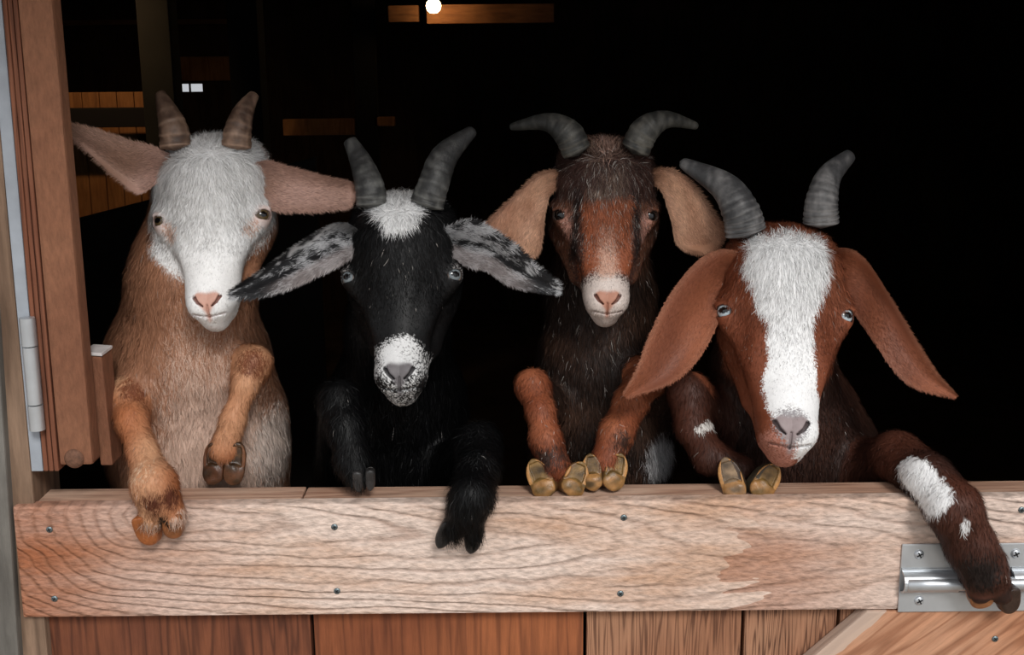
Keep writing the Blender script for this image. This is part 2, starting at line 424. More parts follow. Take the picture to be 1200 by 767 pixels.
tag(prism_obj('stall_divider', c, M_black, bevel=0.003), 'black stall divider with a sloping top edge behind the tan goat', 'partition')
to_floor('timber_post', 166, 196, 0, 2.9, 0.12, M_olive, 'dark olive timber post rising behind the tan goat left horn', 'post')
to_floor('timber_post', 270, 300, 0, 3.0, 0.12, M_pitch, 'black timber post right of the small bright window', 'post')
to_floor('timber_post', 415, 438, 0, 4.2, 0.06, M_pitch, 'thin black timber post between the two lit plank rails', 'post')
tag(slab_px('plank_rail', 332, 415, 139, 159, 4.2, 0.05, M_sidin), 'short orange-lit plank rail between the tan goat and black goat horns', 'plank')
tag(slab_px('plank_rail', 438, 462, 137, 148, 4.2, 0.05, M_sidin), 'tiny dim plank end right of the longer lit plank rail', 'plank')
tag(slab_px('back_ledge', 60, 275, 22, 30, 5.94, 0.06, M_beam), 'thin dim ledge high on the back left wall', 'shelf')
tag(slab_px('wide_board', 200, 272, 66, 95, 5.97, 0.03, M_sidin), 'dim brown board panel above the small bright window', 'board')
# beam with the bulb
tag(slab_px('lamp_beam', 500, 650, 4, 28, 4.0, 0.12, M_beam), 'rough brown ceiling beam glowing beside the bare bulb', 'beam')
tag(slab_px('beam_bracket', 455, 490, 6, 26, 4.02, 0.06, M_beam), 'small dim timber block left of the bare bulb', 'bracket')
bc = P(508, 5, 3.9)
lamp = empty('hanging_bulb', bc, 'glowing bare light bulb hanging in front of the dark barn beam', 'light bulb')
gmat, N, L, b = new_mat('glowing_bulb_glass')
b.inputs['Base Color'].default_value = (1, .8, .5, 1); b.inputs['Emission Color'].default_value = (1.0, 0.62, 0.28, 1); b.inputs['Emission Strength'].default_value = 14
prof = [(0.0, -0.038), (0.016, -0.036), (0.028, -0.025), (0.033, -0.006), (0.029, 0.008), (0.016, 0.024), (0.013, 0.034)]
def lathe(name, prof, c, mat, parent, n=20):
    V = []; Q = []
    for r, z in prof:
        for k in range(n): V.append((c[0]+max(r, 1e-4)*math.cos(k*2*math.pi/n), c[1]+max(r, 1e-4)*math.sin(k*2*math.pi/n), c[2]+z))
    for i in range(len(prof)-1):
        for k in range(n): Q.append((i*n+k, i*n+(k+1) % n, (i+1)*n+(k+1) % n, (i+1)*n+k))
    return link(name, np_mesh(name, V, Q), mat, parent)
lathe('glass', prof, bc, gmat, lamp)
lathe('socket', [(0.0, 0.030), (0.018, 0.030), (0.020, 0.036), (0.020, 0.075), (0.010, 0.085), (0.0, 0.085)], bc, M_black, lamp)
lathe('cord', [(0.003, 0.08), (0.003, RZ-bc[2])], bc, M_black, lamp, 8)
pl = bpy.data.lights.new('bulb_light', 'POINT'); pl.energy = 0.35; pl.color = (1.0, 0.55, 0.24); pl.shadow_soft_size = 0.03
po = bpy.data.objects.new('bulb_light', pl); COL.objects.link(po); po.location = (bc[0]+0.05, bc[1]-0.03, bc[2]-0.02)
# unseen spot added out of frame, aimed to brighten the left partition
lc = np.array([-1.45, 2.45, 2.12])
pl = bpy.data.lights.new('siding_fill_spot', 'SPOT'); pl.spot_size = math.radians(84); pl.spot_blend = 0.8; pl.energy = 13; pl.color = (1.0, 0.62, 0.34); pl.shadow_soft_size = 0.03
po = bpy.data.objects.new('siding_fill_spot', pl); COL.objects.link(po); po.location = tuple(lc); po.rotation_euler = (math.radians(48), 0, math.radians(12))

# ------------------------------------------------------------------ half door (gate)
zt, zb = ZL, Zf(600, 718)
XR = 0.795
xl_t, xl_b = Xf(14, 592), Xf(27, 725)
gate = empty('stable_half_door', (xl_t, 0, 0), 'weathered plank stable half door the four goats lean over', 'door')
def slant(name, x0t, x0b, x1t, x1b, y0, y1, z0, z1, mat, parent, bevel=0.003):
    c = [(x0b, y0, z0), (x1b, y0, z0), (x1t, y0, z1), (x0t, y0, z1), (x0b, y1, z0), (x1b, y1, z0), (x1t, y1, z1), (x0t, y1, z1)]
    return prism_obj(name, c, mat, parent, bevel)
rail = slant('top_rail', xl_t, xl_b, XR, XR, 0.0, 0.022, zb, zt, M_plank, gate, 0.0035)
# capping strips behind the rail, a joint near the left
jx = Xf(354, 570, 0.03)
slant('cap_strip', xl_t+0.004, xl_t+0.004, jx-0.0006, jx-0.0076, 0.024, 0.068, zt-0.05, zt-0.002, M_ledge, gate, 0.003)
slant('cap_strip', jx+0.0006, jx-0.0064, XR, XR, 0.024, 0.068, zt-0.05, zt-0.003, M_ledge, gate, 0.003)
# upright boards below
bx = [Xf(38, 740), Xf(362, 740), Xf(687, 740), Xf(875, 740), 0.36+0.06, 0.60, XR]
mats = [M_board[0], M_board[1], M_board[2], M_board[3], M_board[2], M_board[0]]
for i in range(6):
    box('board', bx[i]+0.0022, bx[i+1]-0.0022, 0.024, 0.046, 0.06, zt-0.052 if False else zb+0.03, mats[i], gate, bevel=0.002)
box('back_batten', xl_b+0.02, XR-0.01, 0.048, 0.068, zb-0.02, zt-0.055, M_ledge, gate)
# diagonal brace
p0 = P(945, 776, 0.0); p1 = P(1016, 716, 0.0); dirv = norm(np.array([p1[0]-p0[0], p1[2]-p0[2]]))
sl = dirv[1]/dirv[0]
bx0 = p0[0]-0.9; wz = 0.19
c = []
for y in (0.0, 0.022):
    c += [(p1[0]-(zb-0.12)/sl*1.0, y, 0.12), (p1[0]-(zb-0.12)/sl+wz, y, 0.12), (p1[0]+wz+0.30, y, zb-0.002), (p1[0], y, zb-0.002)]
# keep it inside the door
c = [(max(min(x, XR-0.005), xl_b), y, z) for x, y, z in c]
prism_obj('diagonal_brace', c, M_brace, gate, 0.003)
# pale worn strip along the brace's upper edge
_n, _l = M_brace.node_tree.nodes, M_brace.node_tree.links
_b = _n['Principled BSDF']; _src = _b.inputs['Base Color'].links[0].from_socket
_t = _n.new('ShaderNodeTexCoord'); _s = _n.new('ShaderNodeSeparateXYZ'); _l.new(_t.outputs['Object'], _s.inputs[0])
_dd = mth(_n, _l, 'ADD', mth(_n, _l, 'MULTIPLY', mth(_n, _l, 'SUBTRACT', _s.outputs['X'], float(p1[0])), float(dirv[1])), mth(_n, _l, 'MULTIPLY', mth(_n, _l, 'SUBTRACT', _s.outputs['Z'], float(p1[2])), float(-dirv[0])))
_nz = _n.new('ShaderNodeTexNoise'); _nz.inputs['Scale'].default_value = 30; _l.new(_t.outputs['Object'], _nz.inputs['Vector'])
_m = mth(_n, _l, 'LESS_THAN', mth(_n, _l, 'ADD', _dd, mth(_n, _l, 'MULTIPLY', _nz.outputs['Fac'], 0.012)), 0.024)
_mx = _n.new('ShaderNodeMix'); _mx.data_type = 'RGBA'; _l.new(mth(_n, _l, 'MULTIPLY', _m, 0.7), _mx.inputs['Factor']); _l.new(_src, _mx.inputs['A']); _mx.inputs['B'].default_value = (*lin(190, 172, 158), 1)
_l.new(_mx.outputs['Result'], _b.inputs['Base Color'])
box('bottom_rail', xl_b, XR, 0.0, 0.022, 0.0, 0.115, M_ledge, gate)
def screw(px, py, rad=0.0042, Y=0.0, parent=None, mat=None, ang=0.3, bulge=0.0012):
    c = P(px, py, Y); V = []; Q = []; n = 18
    rings = [(1.0, 0.001), (1.0, -0.0006), (0.85, -0.0006-bulge*0.6), (0.5, -0.0006-bulge), (0.001, -0.0006-bulge)]
    for rr, yy in rings:
        for k in range(n): V.append((c[0]+rad*rr*math.cos(k*2*math.pi/n), c[1]+yy, c[2]+rad*rr*math.sin(k*2*math.pi/n)))
    for i in range(len(rings)-1):
        for k in range(n): Q.append((i*n+k, i*n+(k+1) % n, (i+1)*n+(k+1) % n, (i+1)*n+k))
    s = link('screw', np_mesh('screw', V, Q), mat or M_screw, parent)
    bm = bmesh.new()
    for a in (ang, ang+math.pi/2):
        v = []
        for sx_, sz_ in ((-1, -1), (1, -1), (1, 1), (-1, 1)):
            lx, lz = sx_*rad*0.62, sz_*rad*0.13
            v.append((c[0]+lx*math.cos(a)-lz*math.sin(a), c[2]+lx*math.sin(a)+lz*math.cos(a)))
        f = [bm.verts.new((x, c[1]-0.0012-bulge, z)) for x, z in v]; g = [bm.verts.new((x, c[1]-0.0004, z)) for x, z in v]
        bm.faces.new(f); bm.faces.new(g[::-1])
        for i in range(4): bm.faces.new((f[i], f[(i+1) % 4], g[(i+1) % 4], g[i]))
    me = bpy.data.meshes.new('cross_slot'); bm.to_mesh(me); bm.free()
    link('cross_slot', me, M_hole, s)
    return s
for i, (a, b_) in enumerate(((58, 620), (64, 701), (392, 617), (395, 692), (731, 606), (727, 695), (1197, 597), (1166, 748))):
    screw(a, b_, parent=gate, ang=0.4+i*0.7)

# ------------------------------------------------------------------ sliding bolt latch
latch = empty('slide_bolt_latch', P(1055, 716, 0), 'galvanised slide bolt latch screwed to the door rail under the goat leg', 'latch')
lx0, lx1 = Xf(1054, 675), 0.70
z_t, z_a, z_c, z_b = Zf(1100, 636), Zf(1100, 664), Zf(1100, 692), Zf(1100, 715)
prof = []   # (y, z) section of the pressed plate, from the top down, outer side
zc = (z_a+z_c)/2-0.001; rr = (z_a-z_c)/2*0.9
prof += [(-0.0025, z_t), (-0.0025, z_a+0.002), (-0.004, z_a)]
for k in range(13):
    a = math.pi*(0.5-k/12.0)
    prof.append((-0.004-rr*math.cos(a)*1.0, zc+rr*math.sin(a)))
prof += [(-0.004, z_c-0.001), (-0.0025, z_c-0.002), (-0.0025, z_b)]
def pressed(name, x0, x1, prof, parent, th=0.0022):
    prof = np.array(prof); n = len(prof)
    V = []; 
    for x in (x0, x1):
        for y, z in prof: V.append((x, y, z))
        for y, z in prof: V.append((x, min(y+th, -0.0003), z if abs(y) < 0.005 else zc+(z-zc)*0.86))
    Q = []
    for i in range(n-1):
        Q.append((i, i+1, 2*n+i+1, 2*n+i)); Q.append((n+i, 3*n+i, 3*n+i+1, n+i+1))
        Q.append((i, n+i, n+i+1, i+1)); Q.append((2*n+i, 2*n+i+1, 3*n+i+1, 3*n+i))
    Q.append((0, 2*n, 3*n, n)); Q.append((n-1, 2*n-1, 4*n-1, 3*n-1))
    return link(name, np_mesh(name, V, Q, smooth=False), M_zinc, parent)
pressed('left_housing', lx0+0.0015, Xf(1119, 680), prof[2:-2], latch)
pressed('right_housing', Xf(1183, 680), lx1-0.002, prof[2:-2], latch)
box('upper_plate', lx0, lx1, -0.0032, -0.0002, z_a, z_t, M_zinc, latch, bevel=0.0008)
box('lower_plate', lx0, lx1, -0.0032, -0.0002, z_b, z_c, M_zinc, latch, bevel=0.0008)
box('middle_plate', lx0, lx1, -0.0016, -0.0002, z_c, z_a, M_zinc, latch, bevel=0.0004)
x = np.linspace(lx0+0.006, lx1+0.02, 8); pts = np.stack([x, np.full(8, -0.013), np.full(8, zc)], 1)
V, Q, T = tube_mesh(pts, np.full(8, 0.0088), 20)
link('sliding_rod', np_mesh('sliding_rod', V, Q, T), M_zinc, latch)
for a, b_ in ((1077, 649), (1077, 703), (1190, 648), (1190, 704)):
    screw(a, b_, 0.0062, -0.003, latch, M_zinc, 0.5, 0.0028)

# ------------------------------------------------------------------ left: jamb, opened shutter, hinge
def vboard(name, px_top, px_bot, y_bot, Y0, Y1, mat, parent=None, zt_=OZ-0.005, bevel=0.003, zb_=None):
    """upright board from its left and right edges at two picture heights"""
    l0, r0 = Xf(px_top[0], 0, Y0), Xf(px_top[1], 0, Y0)
    b = P(px_bot[0], y_bot, Y0); r1 = Xf(px_bot[1], y_bot, Y0)
    zB = b[2] if zb_ is None else zb_
    z0p = Zf(50, 0, Y0)
    k = (zt_-z0p)/(z0p-b[2])
    kb = (zB-b[2])/(z0p-b[2])
    f = lambda lo, hi, kk: lo+(hi-lo)*kk
    c = []
    for y in (Y0, Y1):
        c += [(f(b[0], l0, kb), y, zB), (f(r1, r0, kb), y, zB), (f(b[0], l0, 1+k), y, zt_), (0, 0, 0)]
        c[-1] = c[-2]; c[-2] = (f(r1, r0, 1+k), y, zt_)
    return prism_obj(name, c, mat, parent, bevel)
jx0, jx1 = Xf(-40, 300, 0.01), Xf(22, 300, 0.01)
jamb = empty('door_jamb', (jx0, 0.01, 0), 'brown weathered door jamb post at the far left edge, holding the hinge', 'post')
vboard('post_board', (-30, -14), (8, 40), 592, 0.010, 0.10, M_jamb, jamb, zb_=0.0)
vboard('grey_cladding', (-200, -30), (-120, 10), 592, -0.004, 0.05, M_grey, jamb, zb_=0.0)
sh = empty('upper_door_leaf', P(80, 545, 0.0), 'reddish brown upper door leaf swung open above the left end of the half door', 'door')
vboard('stile', (20, 61), (70, 109), 545, -0.002, 0.028, M_stile, sh, bevel=0.004)
ply = []
for k in range(3):
    a0_, b0_ = 2+k*6.3, 51+k*6.3
    o = vboard('ply_layer', (a0_, a0_+5.4), (b0_, b0_+5.4), 552, 0.002+0.0015*(k % 2), 0.026, M_ply, sh, bevel=0.0015)
vboard('grey_edging', (-14, 1.5), (37, 50.5), 552, 0.006, 0.022, M_ashlar, sh, bevel=0.001)
bl = P(87, 537, -0.002)
lathe_pts = [(0.0, -0.004), (0.004, -0.0042), (0.0095, -0.003), (0.0122, -0.0008), (0.0125, 0.002)]
V = []; Q = []; n = 24
for r, y in lathe_pts:
    for k in range(n): V.append((bl[0]+max(r, 1e-4)*math.cos(k*2*math.pi/n), bl[1]+y, bl[2]+max(r, 1e-4)*math.sin(k*2*math.pi/n)))
for i in range(len(lathe_pts)-1):
    for k in range(n): Q.append((i*n+(k+1) % n, i*n+k, (i+1)*n+k, (i+1)*n+(k+1) % n))
link('carriage_bolt', np_mesh('carriage_bolt', V, Q), plain_mat('rusty_bolt', lin(112, 78, 60), 0.7, 0.3, 200, 0.3, 0.4), sh)
# stop block with pale top
a = P(97, 418, 0.035); c_ = P(119, 418, 0.035); d_ = P(132, 545, 0.035)
c = []
for y in (0.035, 0.075):
    c += [(a[0]+0.01, y, d_[2]), (d_[0], y, d_[2]), (c_[0], y, c_[2]), (a[0], y, c_[2]+0.002)]
blk = prism_obj('stop_block', c, M_stile, None, 0.002)
tag(blk, 'short brown wooden stop block with pale top beside the tan goat', 'block')
c = [(a[0], 0.034, c_[2]+0.003), (c_[0]+0.001, 0.034, c_[2]+0.001), (c_[0]+0.001, 0.075, c_[2]+0.001), (a[0], 0.075, c_[2]+0.003)]
c = c+[(x, y, z+0.004) for x, y, z in c]
link_top = prism_obj('pale_top', c, plain_mat('pale_cut_wood', lin(196, 190, 188), 0.7, 0, 60, 0.12), blk, 0.0008)
# hinge
hg = empty('butt_hinge', P(38, 503, -0.008), 'galvanised three-knuckle hinge joining the door jamb and the open door leaf', 'hinge')
hp0, hp1 = P(31.5, 372, -0.006), P(44, 503, -0.006)
for (t0, t1, nm, rd) in ((0.0, 0.245, 'top_knuckle', 0.0092), (0.255, 0.765, 'middle_knuckle', 0.0088), (0.775, 1.0, 'bottom_knuckle', 0.0092)):
    pts = np.array([hp0+(hp1-hp0)*t for t in np.linspace(t0, t1, 6)])
    rad = np.full(6, rd)
    V, Q, T = tube_mesh(pts, rad, 24, cap='flat', up=(0, 1, 0)); link(nm, np_mesh(nm, V, Q, T), M_zinc, hg)
c = []
for y in (0.0045, 0.0065):
    c += [(hp1[0]-0.010, y, hp1[2]+0.004), (hp1[0]+0.010, y, hp1[2]+0.004), (hp0[0]+0.010, y, hp0[2]-0.004), (hp0[0]-0.010, y, hp0[2]-0.004)]
prism_obj('hinge_leaf', c, M_zinc, hg, 0.0005)
# ------------------------------------------------------------------ solid modelling by distance fields
def smin(a, b, k):
    h = np.maximum(k-np.abs(a-b), 0)/k
    return np.minimum(a, b)-h*h*k*0.25
def smax(a, b, k): return -smin(-a, -b, k)
def d_cone(p, a, ra, b, rb):
    a = np.asarray(a, float); b = np.asarray(b, float)
    ab = b-a; t = np.clip(((p-a)@ab)/max(ab@ab, 1e-12), 0, 1)
    return np.linalg.norm(p-a-t[:, None]*ab, axis=1)-(ra+(rb-ra)*t)
def d_ell(p, c, r):
    q = (p-np.asarray(c, float)); r = np.asarray(r, float)
    k0 = np.linalg.norm(q/r, axis=1); k1 = np.linalg.norm(q/(r*r), axis=1)
    return k0*(k0-1)/np.maximum(k1, 1e-9)
def d_chain(p, pts, rad, k=0.012):
    d = None
    for i in range(len(pts)-1):
        e = d_cone(p, pts[i], rad[i], pts[i+1], rad[i+1])
        d = e if d is None else smin(d, e, k)
    return d

def surface(field, lo, hi, h, keep=None):
    """quads of the zero surface on a grid (surface nets), evaluated only near the surface"""
    lo = np.asarray(lo, float); B = 10
    nb = np.maximum(np.ceil((np.asarray(hi)-lo)/h/B).astype(int), 1); dim = nb*B
    bi = np.stack(np.meshgrid(*[np.arange(k) for k in nb], indexing='ij'), -1).reshape(-1, 3)
    cen = lo+(bi*B+(B-1)/2)*h
    dc = field(cen)
    D = np.repeat(np.repeat(np.repeat(dc.reshape(nb), B, 0), B, 1), B, 2).astype(np.float32)
    act = bi[np.abs(dc) < 0.866*B*h*1.7+2*h]
    loc = np.stack(np.meshgrid(*[np.arange(B)]*3, indexing='ij'), -1).reshape(-1, 3)
    for s in range(0, len(act), 400):
        idx = (act[s:s+400, None]*B+loc[None]).reshape(-1, 3)
        D[idx[:, 0], idx[:, 1], idx[:, 2]] = field(lo+idx*h)
    I = D < 0
    c8 = [(i, j, k) for i in (0, 1) for j in (0, 1) for k in (0, 1)]
    def sl(A, o): return A[o[0]:A.shape[0]-1+o[0], o[1]:A.shape[1]-1+o[1], o[2]:A.shape[2]-1+o[2]]
    anyI = np.zeros(tuple(dim-1), bool); allI = np.ones(tuple(dim-1), bool)
    for o in c8: anyI |= sl(I, o); allI &= sl(I, o)
    cells = np.argwhere(anyI & ~allI)
    vals = {o: D[cells[:, 0]+o[0], cells[:, 1]+o[1], cells[:, 2]+o[2]] for o in c8}
    acc = np.zeros((len(cells), 3)); cnt = np.zeros(len(cells))
    for a in c8:
        for ax in range(3):
            if a[ax] == 0:
                b = list(a); b[ax] = 1; b = tuple(b)
                va, vb = vals[a], vals[b]; m = (va < 0) != (vb < 0)
                t = va[m]/(va[m]-vb[m]); pt = np.tile(np.array(a, float), (m.sum(), 1)); pt[:, ax] += t
                acc[m] += pt; cnt[m] += 1
    V = lo+(cells+acc/cnt[:, None])*h
    idm = -np.ones(tuple(dim-1), np.int32); idm[cells[:, 0], cells[:, 1], cells[:, 2]] = np.arange(len(cells))
    if keep is not None:
        ok = keep(V)
    Qs = []
    for ax in range(3):
        u, v = (ax+1) % 3, (ax+2) % 3
        A = np.take(I, range(0, dim[ax]-1), ax); Bq = np.take(I, range(1, dim[ax]), ax)
        e = np.argwhere(A != Bq); fl = A[e[:, 0], e[:, 1], e[:, 2]]
        m = (e[:, u] > 0) & (e[:, v] > 0) & (e[:, u] < dim[u]-1) & (e[:, v] < dim[v]-1)
        e, fl = e[m], fl[m]
        eu = np.zeros(3, int); eu[u] = 1; ev = np.zeros(3, int); ev[v] = 1
        g = lambda c: idm[c[:, 0], c[:, 1], c[:, 2]]
        q = np.stack([g(e-eu-ev), g(e-ev), g(e), g(e-eu)], 1)
        q[~fl] = q[~fl][:, ::-1]
        Qs.append(q)
    Q = np.vstack(Qs); Q = Q[(Q >= 0).all(1)]
    if keep is not None: Q = Q[ok[Q].all(1)]
    used = np.unique(Q); re = -np.ones(len(V), np.int64); re[used] = np.arange(len(used))
    return V[used], re[Q]

def grad(field, V, e=0.0006):
    g = np.zeros_like(V)
    for i in range(3):
        o = np.zeros(3); o[i] = e
        g[:, i] = field(V+o)-field(V-o)
    return norm(g)

def strands(V, Q, NV, n, weight, length, width, flow, colf, seg=2, lift=0.35, seed=0, jit=0.25):
    """hairs rooted on a surface; returns vertices, quads, tris, colours, normals"""
    g = np.random.default_rng(seed)
    a, b, c, d = (V[Q[:, i]] for i in range(4))
    area = np.linalg.norm(np.cross(c-a, d-b), axis=1)*0.5
    cen = (a+b+c+d)/4; fn = norm(NV[Q].mean(1))
    view = norm(CAMP-cen)
    w = area*weight(cen, fn)*(np.sum(fn*view, 1) > -0.3)
    idx = g.choice(len(Q), n, p=w/w.sum())
    s, t = g.random(n)[:, None], g.random(n)[:, None]
    p = (a[idx]*(1-s)+b[idx]*s)*(1-t)+(d[idx]*(1-s)+c[idx]*s)*t
    nr = fn[idx]
    fl = flow(p, nr)+g.normal(size=(n, 3))*jit
    tg = norm(fl-np.sum(fl*nr, 1)[:, None]*nr)
    L = length(p, nr)*(0.65+0.7*g.random(n)); Wd = width(p)*(0.7+0.6*g.random(n))
    li = lift*(0.5+g.random(n))[:, None]
    d0 = norm(tg+nr*li*1.3); d1 = norm(tg+nr*li*0.25+g.normal(size=(n, 3))*0.12)
    side = norm(np.cross(tg, nr)+nr*g.normal(size=(n, 1))*0.3)*Wd[:, None]*0.5
    p0 = p-nr*0.0008; p1 = p0+d0*(L*0.5)[:, None]; p2 = p1+d1*(L*0.5)[:, None]
    VV = np.stack([p0-side, p0+side, p1+side*0.8, p1-side*0.8, p2], 1).reshape(-1, 3)
    k = np.arange(n)[:, None]*5
    quads = k+np.array([0, 1, 2, 3]); tris = k+np.array([3, 2, 4])
    cc = colf(p, nr, g)
    C = np.repeat(cc[:, None], 5, 1)*np.array([0.92, 0.92, 1.0, 1.0, 1.08])[None, :, None]
    nn = norm(nr*1.0+d1*0.22+g.normal(size=(n, 3))*0.28)
    return VV, quads, tris, C.reshape(-1, 3), np.repeat(nn[:, None], 5, 1).reshape(-1, 3)

def merge(parts):
    V = []; Q = []; T = []; C = []; Nn = []; o = 0
    for v, q, t, c, n in parts:
        V.append(v); C.append(c); Nn.append(n)
        if q is not None and len(q): Q.append(q+o)
        if t is not None and len(t): T.append(t+o)
        o += len(v)
    return np.vstack(V), np.vstack(Q), (np.vstack(T) if T else None), np.vstack(C), np.vstack(Nn)

# ------------------------------------------------------------------ goat anatomy
def table(z, v, n=160, sig=0.007):
    zz = np.linspace(z[0], z[-1], n); y = np.interp(zz, z, v)
    dz = zz[1]-zz[0]; k = int(3*sig/dz)+1; ker = np.exp(-0.5*(np.arange(-k, k+1)*dz/sig)**2); ker /= ker.sum()
    y = np.convolve(np.pad(y, k, mode='reflect', reflect_type='odd'), ker, 'valid')
    return zz, y

def nostril2(g2):
    return np.minimum(d_cone(g2, (.0058, 0, -.0080), .0004, (.0125, 0, -.0030), .0013), d_cone(g2, (.0125, 0, -.0030), .0013, (.0168, 0, .0045), .0019))

class Head:
    """x across, y depth into the head (0 = bridge of the nose), z up the face from the nose tip"""
    def __init__(s, nose, poll, roll=0.0, yaw=0.0, W=1.0, sec=None, eye=(0.058, 0.022, 0.130), er=0.0118, jaw=1.0, brow=1.0, pad=1.0, nostril=1.0):
        s.O = np.asarray(nose, float); Z = norm(np.asarray(poll)-nose)
        s.L = float(np.linalg.norm(np.asarray(poll)-nose))
        X = np.array([math.cos(yaw), math.sin(yaw), 0.0]); X = X-(X@Z)*Z; X = norm(X)
        if roll: X = norm(X*math.cos(roll)+np.cross(Z, X)*math.sin(roll))
        Y = np.cross(Z, X)
        s.R = np.stack([X, Y, Z], 1)
        s.k = s.L/0.23
        z = np.array([-.030, -.020, -.008, .006, .030, .060, .090, .115, .140, .170, .195, .215, .232, .246])
        w = np.array([.010, .018, .0255, .030, .0335, .036, .043, .051, .058, .064, .063, .056, .044, .020])
        dor = np.array([.020, .008, .001, -.002, -.001, .001, .000, -.003, -.009, -.012, -.008, .002, .018, .045])
        ven = np.array([.045, .052, .056, .060, .064, .074, .092, .108, .120, .128, .128, .122, .112, .095])
        if sec is not None:
            w = np.asarray(sec, float)
        s.z = z; s.tw = table(z, w*W); s.tc = table(z, (dor+ven)/2); s.th = table(z, (ven-dor)/2)
        s.eye = np.array(eye); s.er = er; s.jaw = jaw; s.brow = brow; s.nostril = nostril
    def loc(s, p): return (p-s.O)@s.R/s.k
    def wor(s, q): return s.O+(np.asarray(q)*s.k)@s.R.T
    def eyes(s):
        return [np.array([sg*s.eye[0], s.eye[1], s.eye[2]]) for sg in (-1, 1)]
    def sdf(s, p):
        q = s.loc(p); x, y, z = q[:, 0], q[:, 1], q[:, 2]; ax = np.abs(x)
        w = np.interp(z, *s.tw); c = np.interp(z, *s.tc); h = np.interp(z, *s.th)
        v = (y-c)/h
        # bridge narrower than the cheek line; underside narrower too
        ww = w*(1-0.22*np.clip(-v, 0, 1)**2-0.30*np.clip(v, 0, 1)**2)
        n = 2.5
        rho = ((ax/ww)**n+np.abs(v)**n)**(1/n)
        d = (rho-1)*np.minimum(ww, h)
        d = smax(d, z-0.248, 0.03); d = smax(d, -0.030-z, 0.012)
        qs = np.stack([ax, y, z], 1)
        # cheeks and jaw angle
        d = smin(d, d_cone(qs, (0.034*s.jaw, .082, .105), .020, (0.036*s.jaw, .075, .135), .024), .03)
        d = smin(d, d_cone(qs, (0.029*s.jaw, .078, .050), .013, (0.038*s.jaw, .080, .118), .025), .022)
        d = smin(d, d_cone(qs, (0.012, .055, .0), .014, (0.026*s.jaw, .090, .10), .016), .02)
        # cheekbone ridge running from the orbit to the muzzle
        d = smin(d, d_cone(qs, (s.eye[0]*0.80, .028, s.eye[2]-0.012), .012, (0.026, .022, .060), .008), .018)
        # brow / orbit rim
        e = np.array([s.eye[0], s.eye[1], s.eye[2]])
        d = smin(d, d_ell(qs, e+np.array([-.011, .007, .004]), np.array([.021, .022, .026])*s.brow), .016)
        d = smin(d, d_cone(qs, e+np.array([-.018, -.006, .018]), .007, e+np.array([.004, .004, .017]), .006), .012)
        # hollow below the brow towards the bridge
        d = smax(d, -d_ell(qs, e+np.array([-.004, -.026, -.034]), (.012, .014, .028)), .016)
        # lids: a shell over the eyeball, cut with an almond opening
        d = smin(d, np.linalg.norm(qs-e, axis=1)-(s.er+.0022), .006)
        out = norm(np.array([0.60, -0.78, -0.10])); up = np.array([0.05, -0.1, 1.0]); up = norm(up-(up@out)*out); sd = np.cross(up, out)
        r = qs-(e+out*s.er*0.95)
        al = np.stack([r@sd, r@out, r@up], 1)
        al[:, 2] += 0.12*np.abs(al[:, 0])
        d = smax(d, -d_ell(al, (0, .002, 0), (s.er*.96, .016, s.er*.53)), .0016)
        # upper lid fold
        d = smin(d, d_cone(qs, e+out*.0105+up*.0085-sd*.009, .0022, e+out*.0105+up*.0088+sd*.008, .0022), .003)
        # muzzle: lips pad, nose pad, chin
        d = smin(d, d_ell(qs, (.012, .015, -.001), (.0175, .019, .018)), .012)
        d = smin(d, d_ell(qs, (0, .046, -.018), (.015, .017, .012)), .012)
        # mouth line
        m = np.abs((z+.0165)-0.30*(y-.020)-0.20*ax)-.0011
        m = np.maximum(m, y-.060); m = np.maximum(m, z-.03); m = np.maximum(m, ax-.021)
        dm = np.maximum(m, -(d+.0016))
        d = smax(d, -dm, .002)
        # philtrum and comma-shaped nostrils, sunk straight in
        g2 = np.stack([ax, np.zeros_like(ax), z], 1); fr = y < .03
        d = np.where(fr, smax(d, -np.maximum(d_cone(g2, (0, 0, -.006), .0009, (0, 0, -.020), .0009), -(d+.0022)), .0015), d)
        d = np.where(fr, smax(d, -np.maximum(nostril2(g2)-.0004, -(d+.0050)), .0018), d)
        return d*s.k

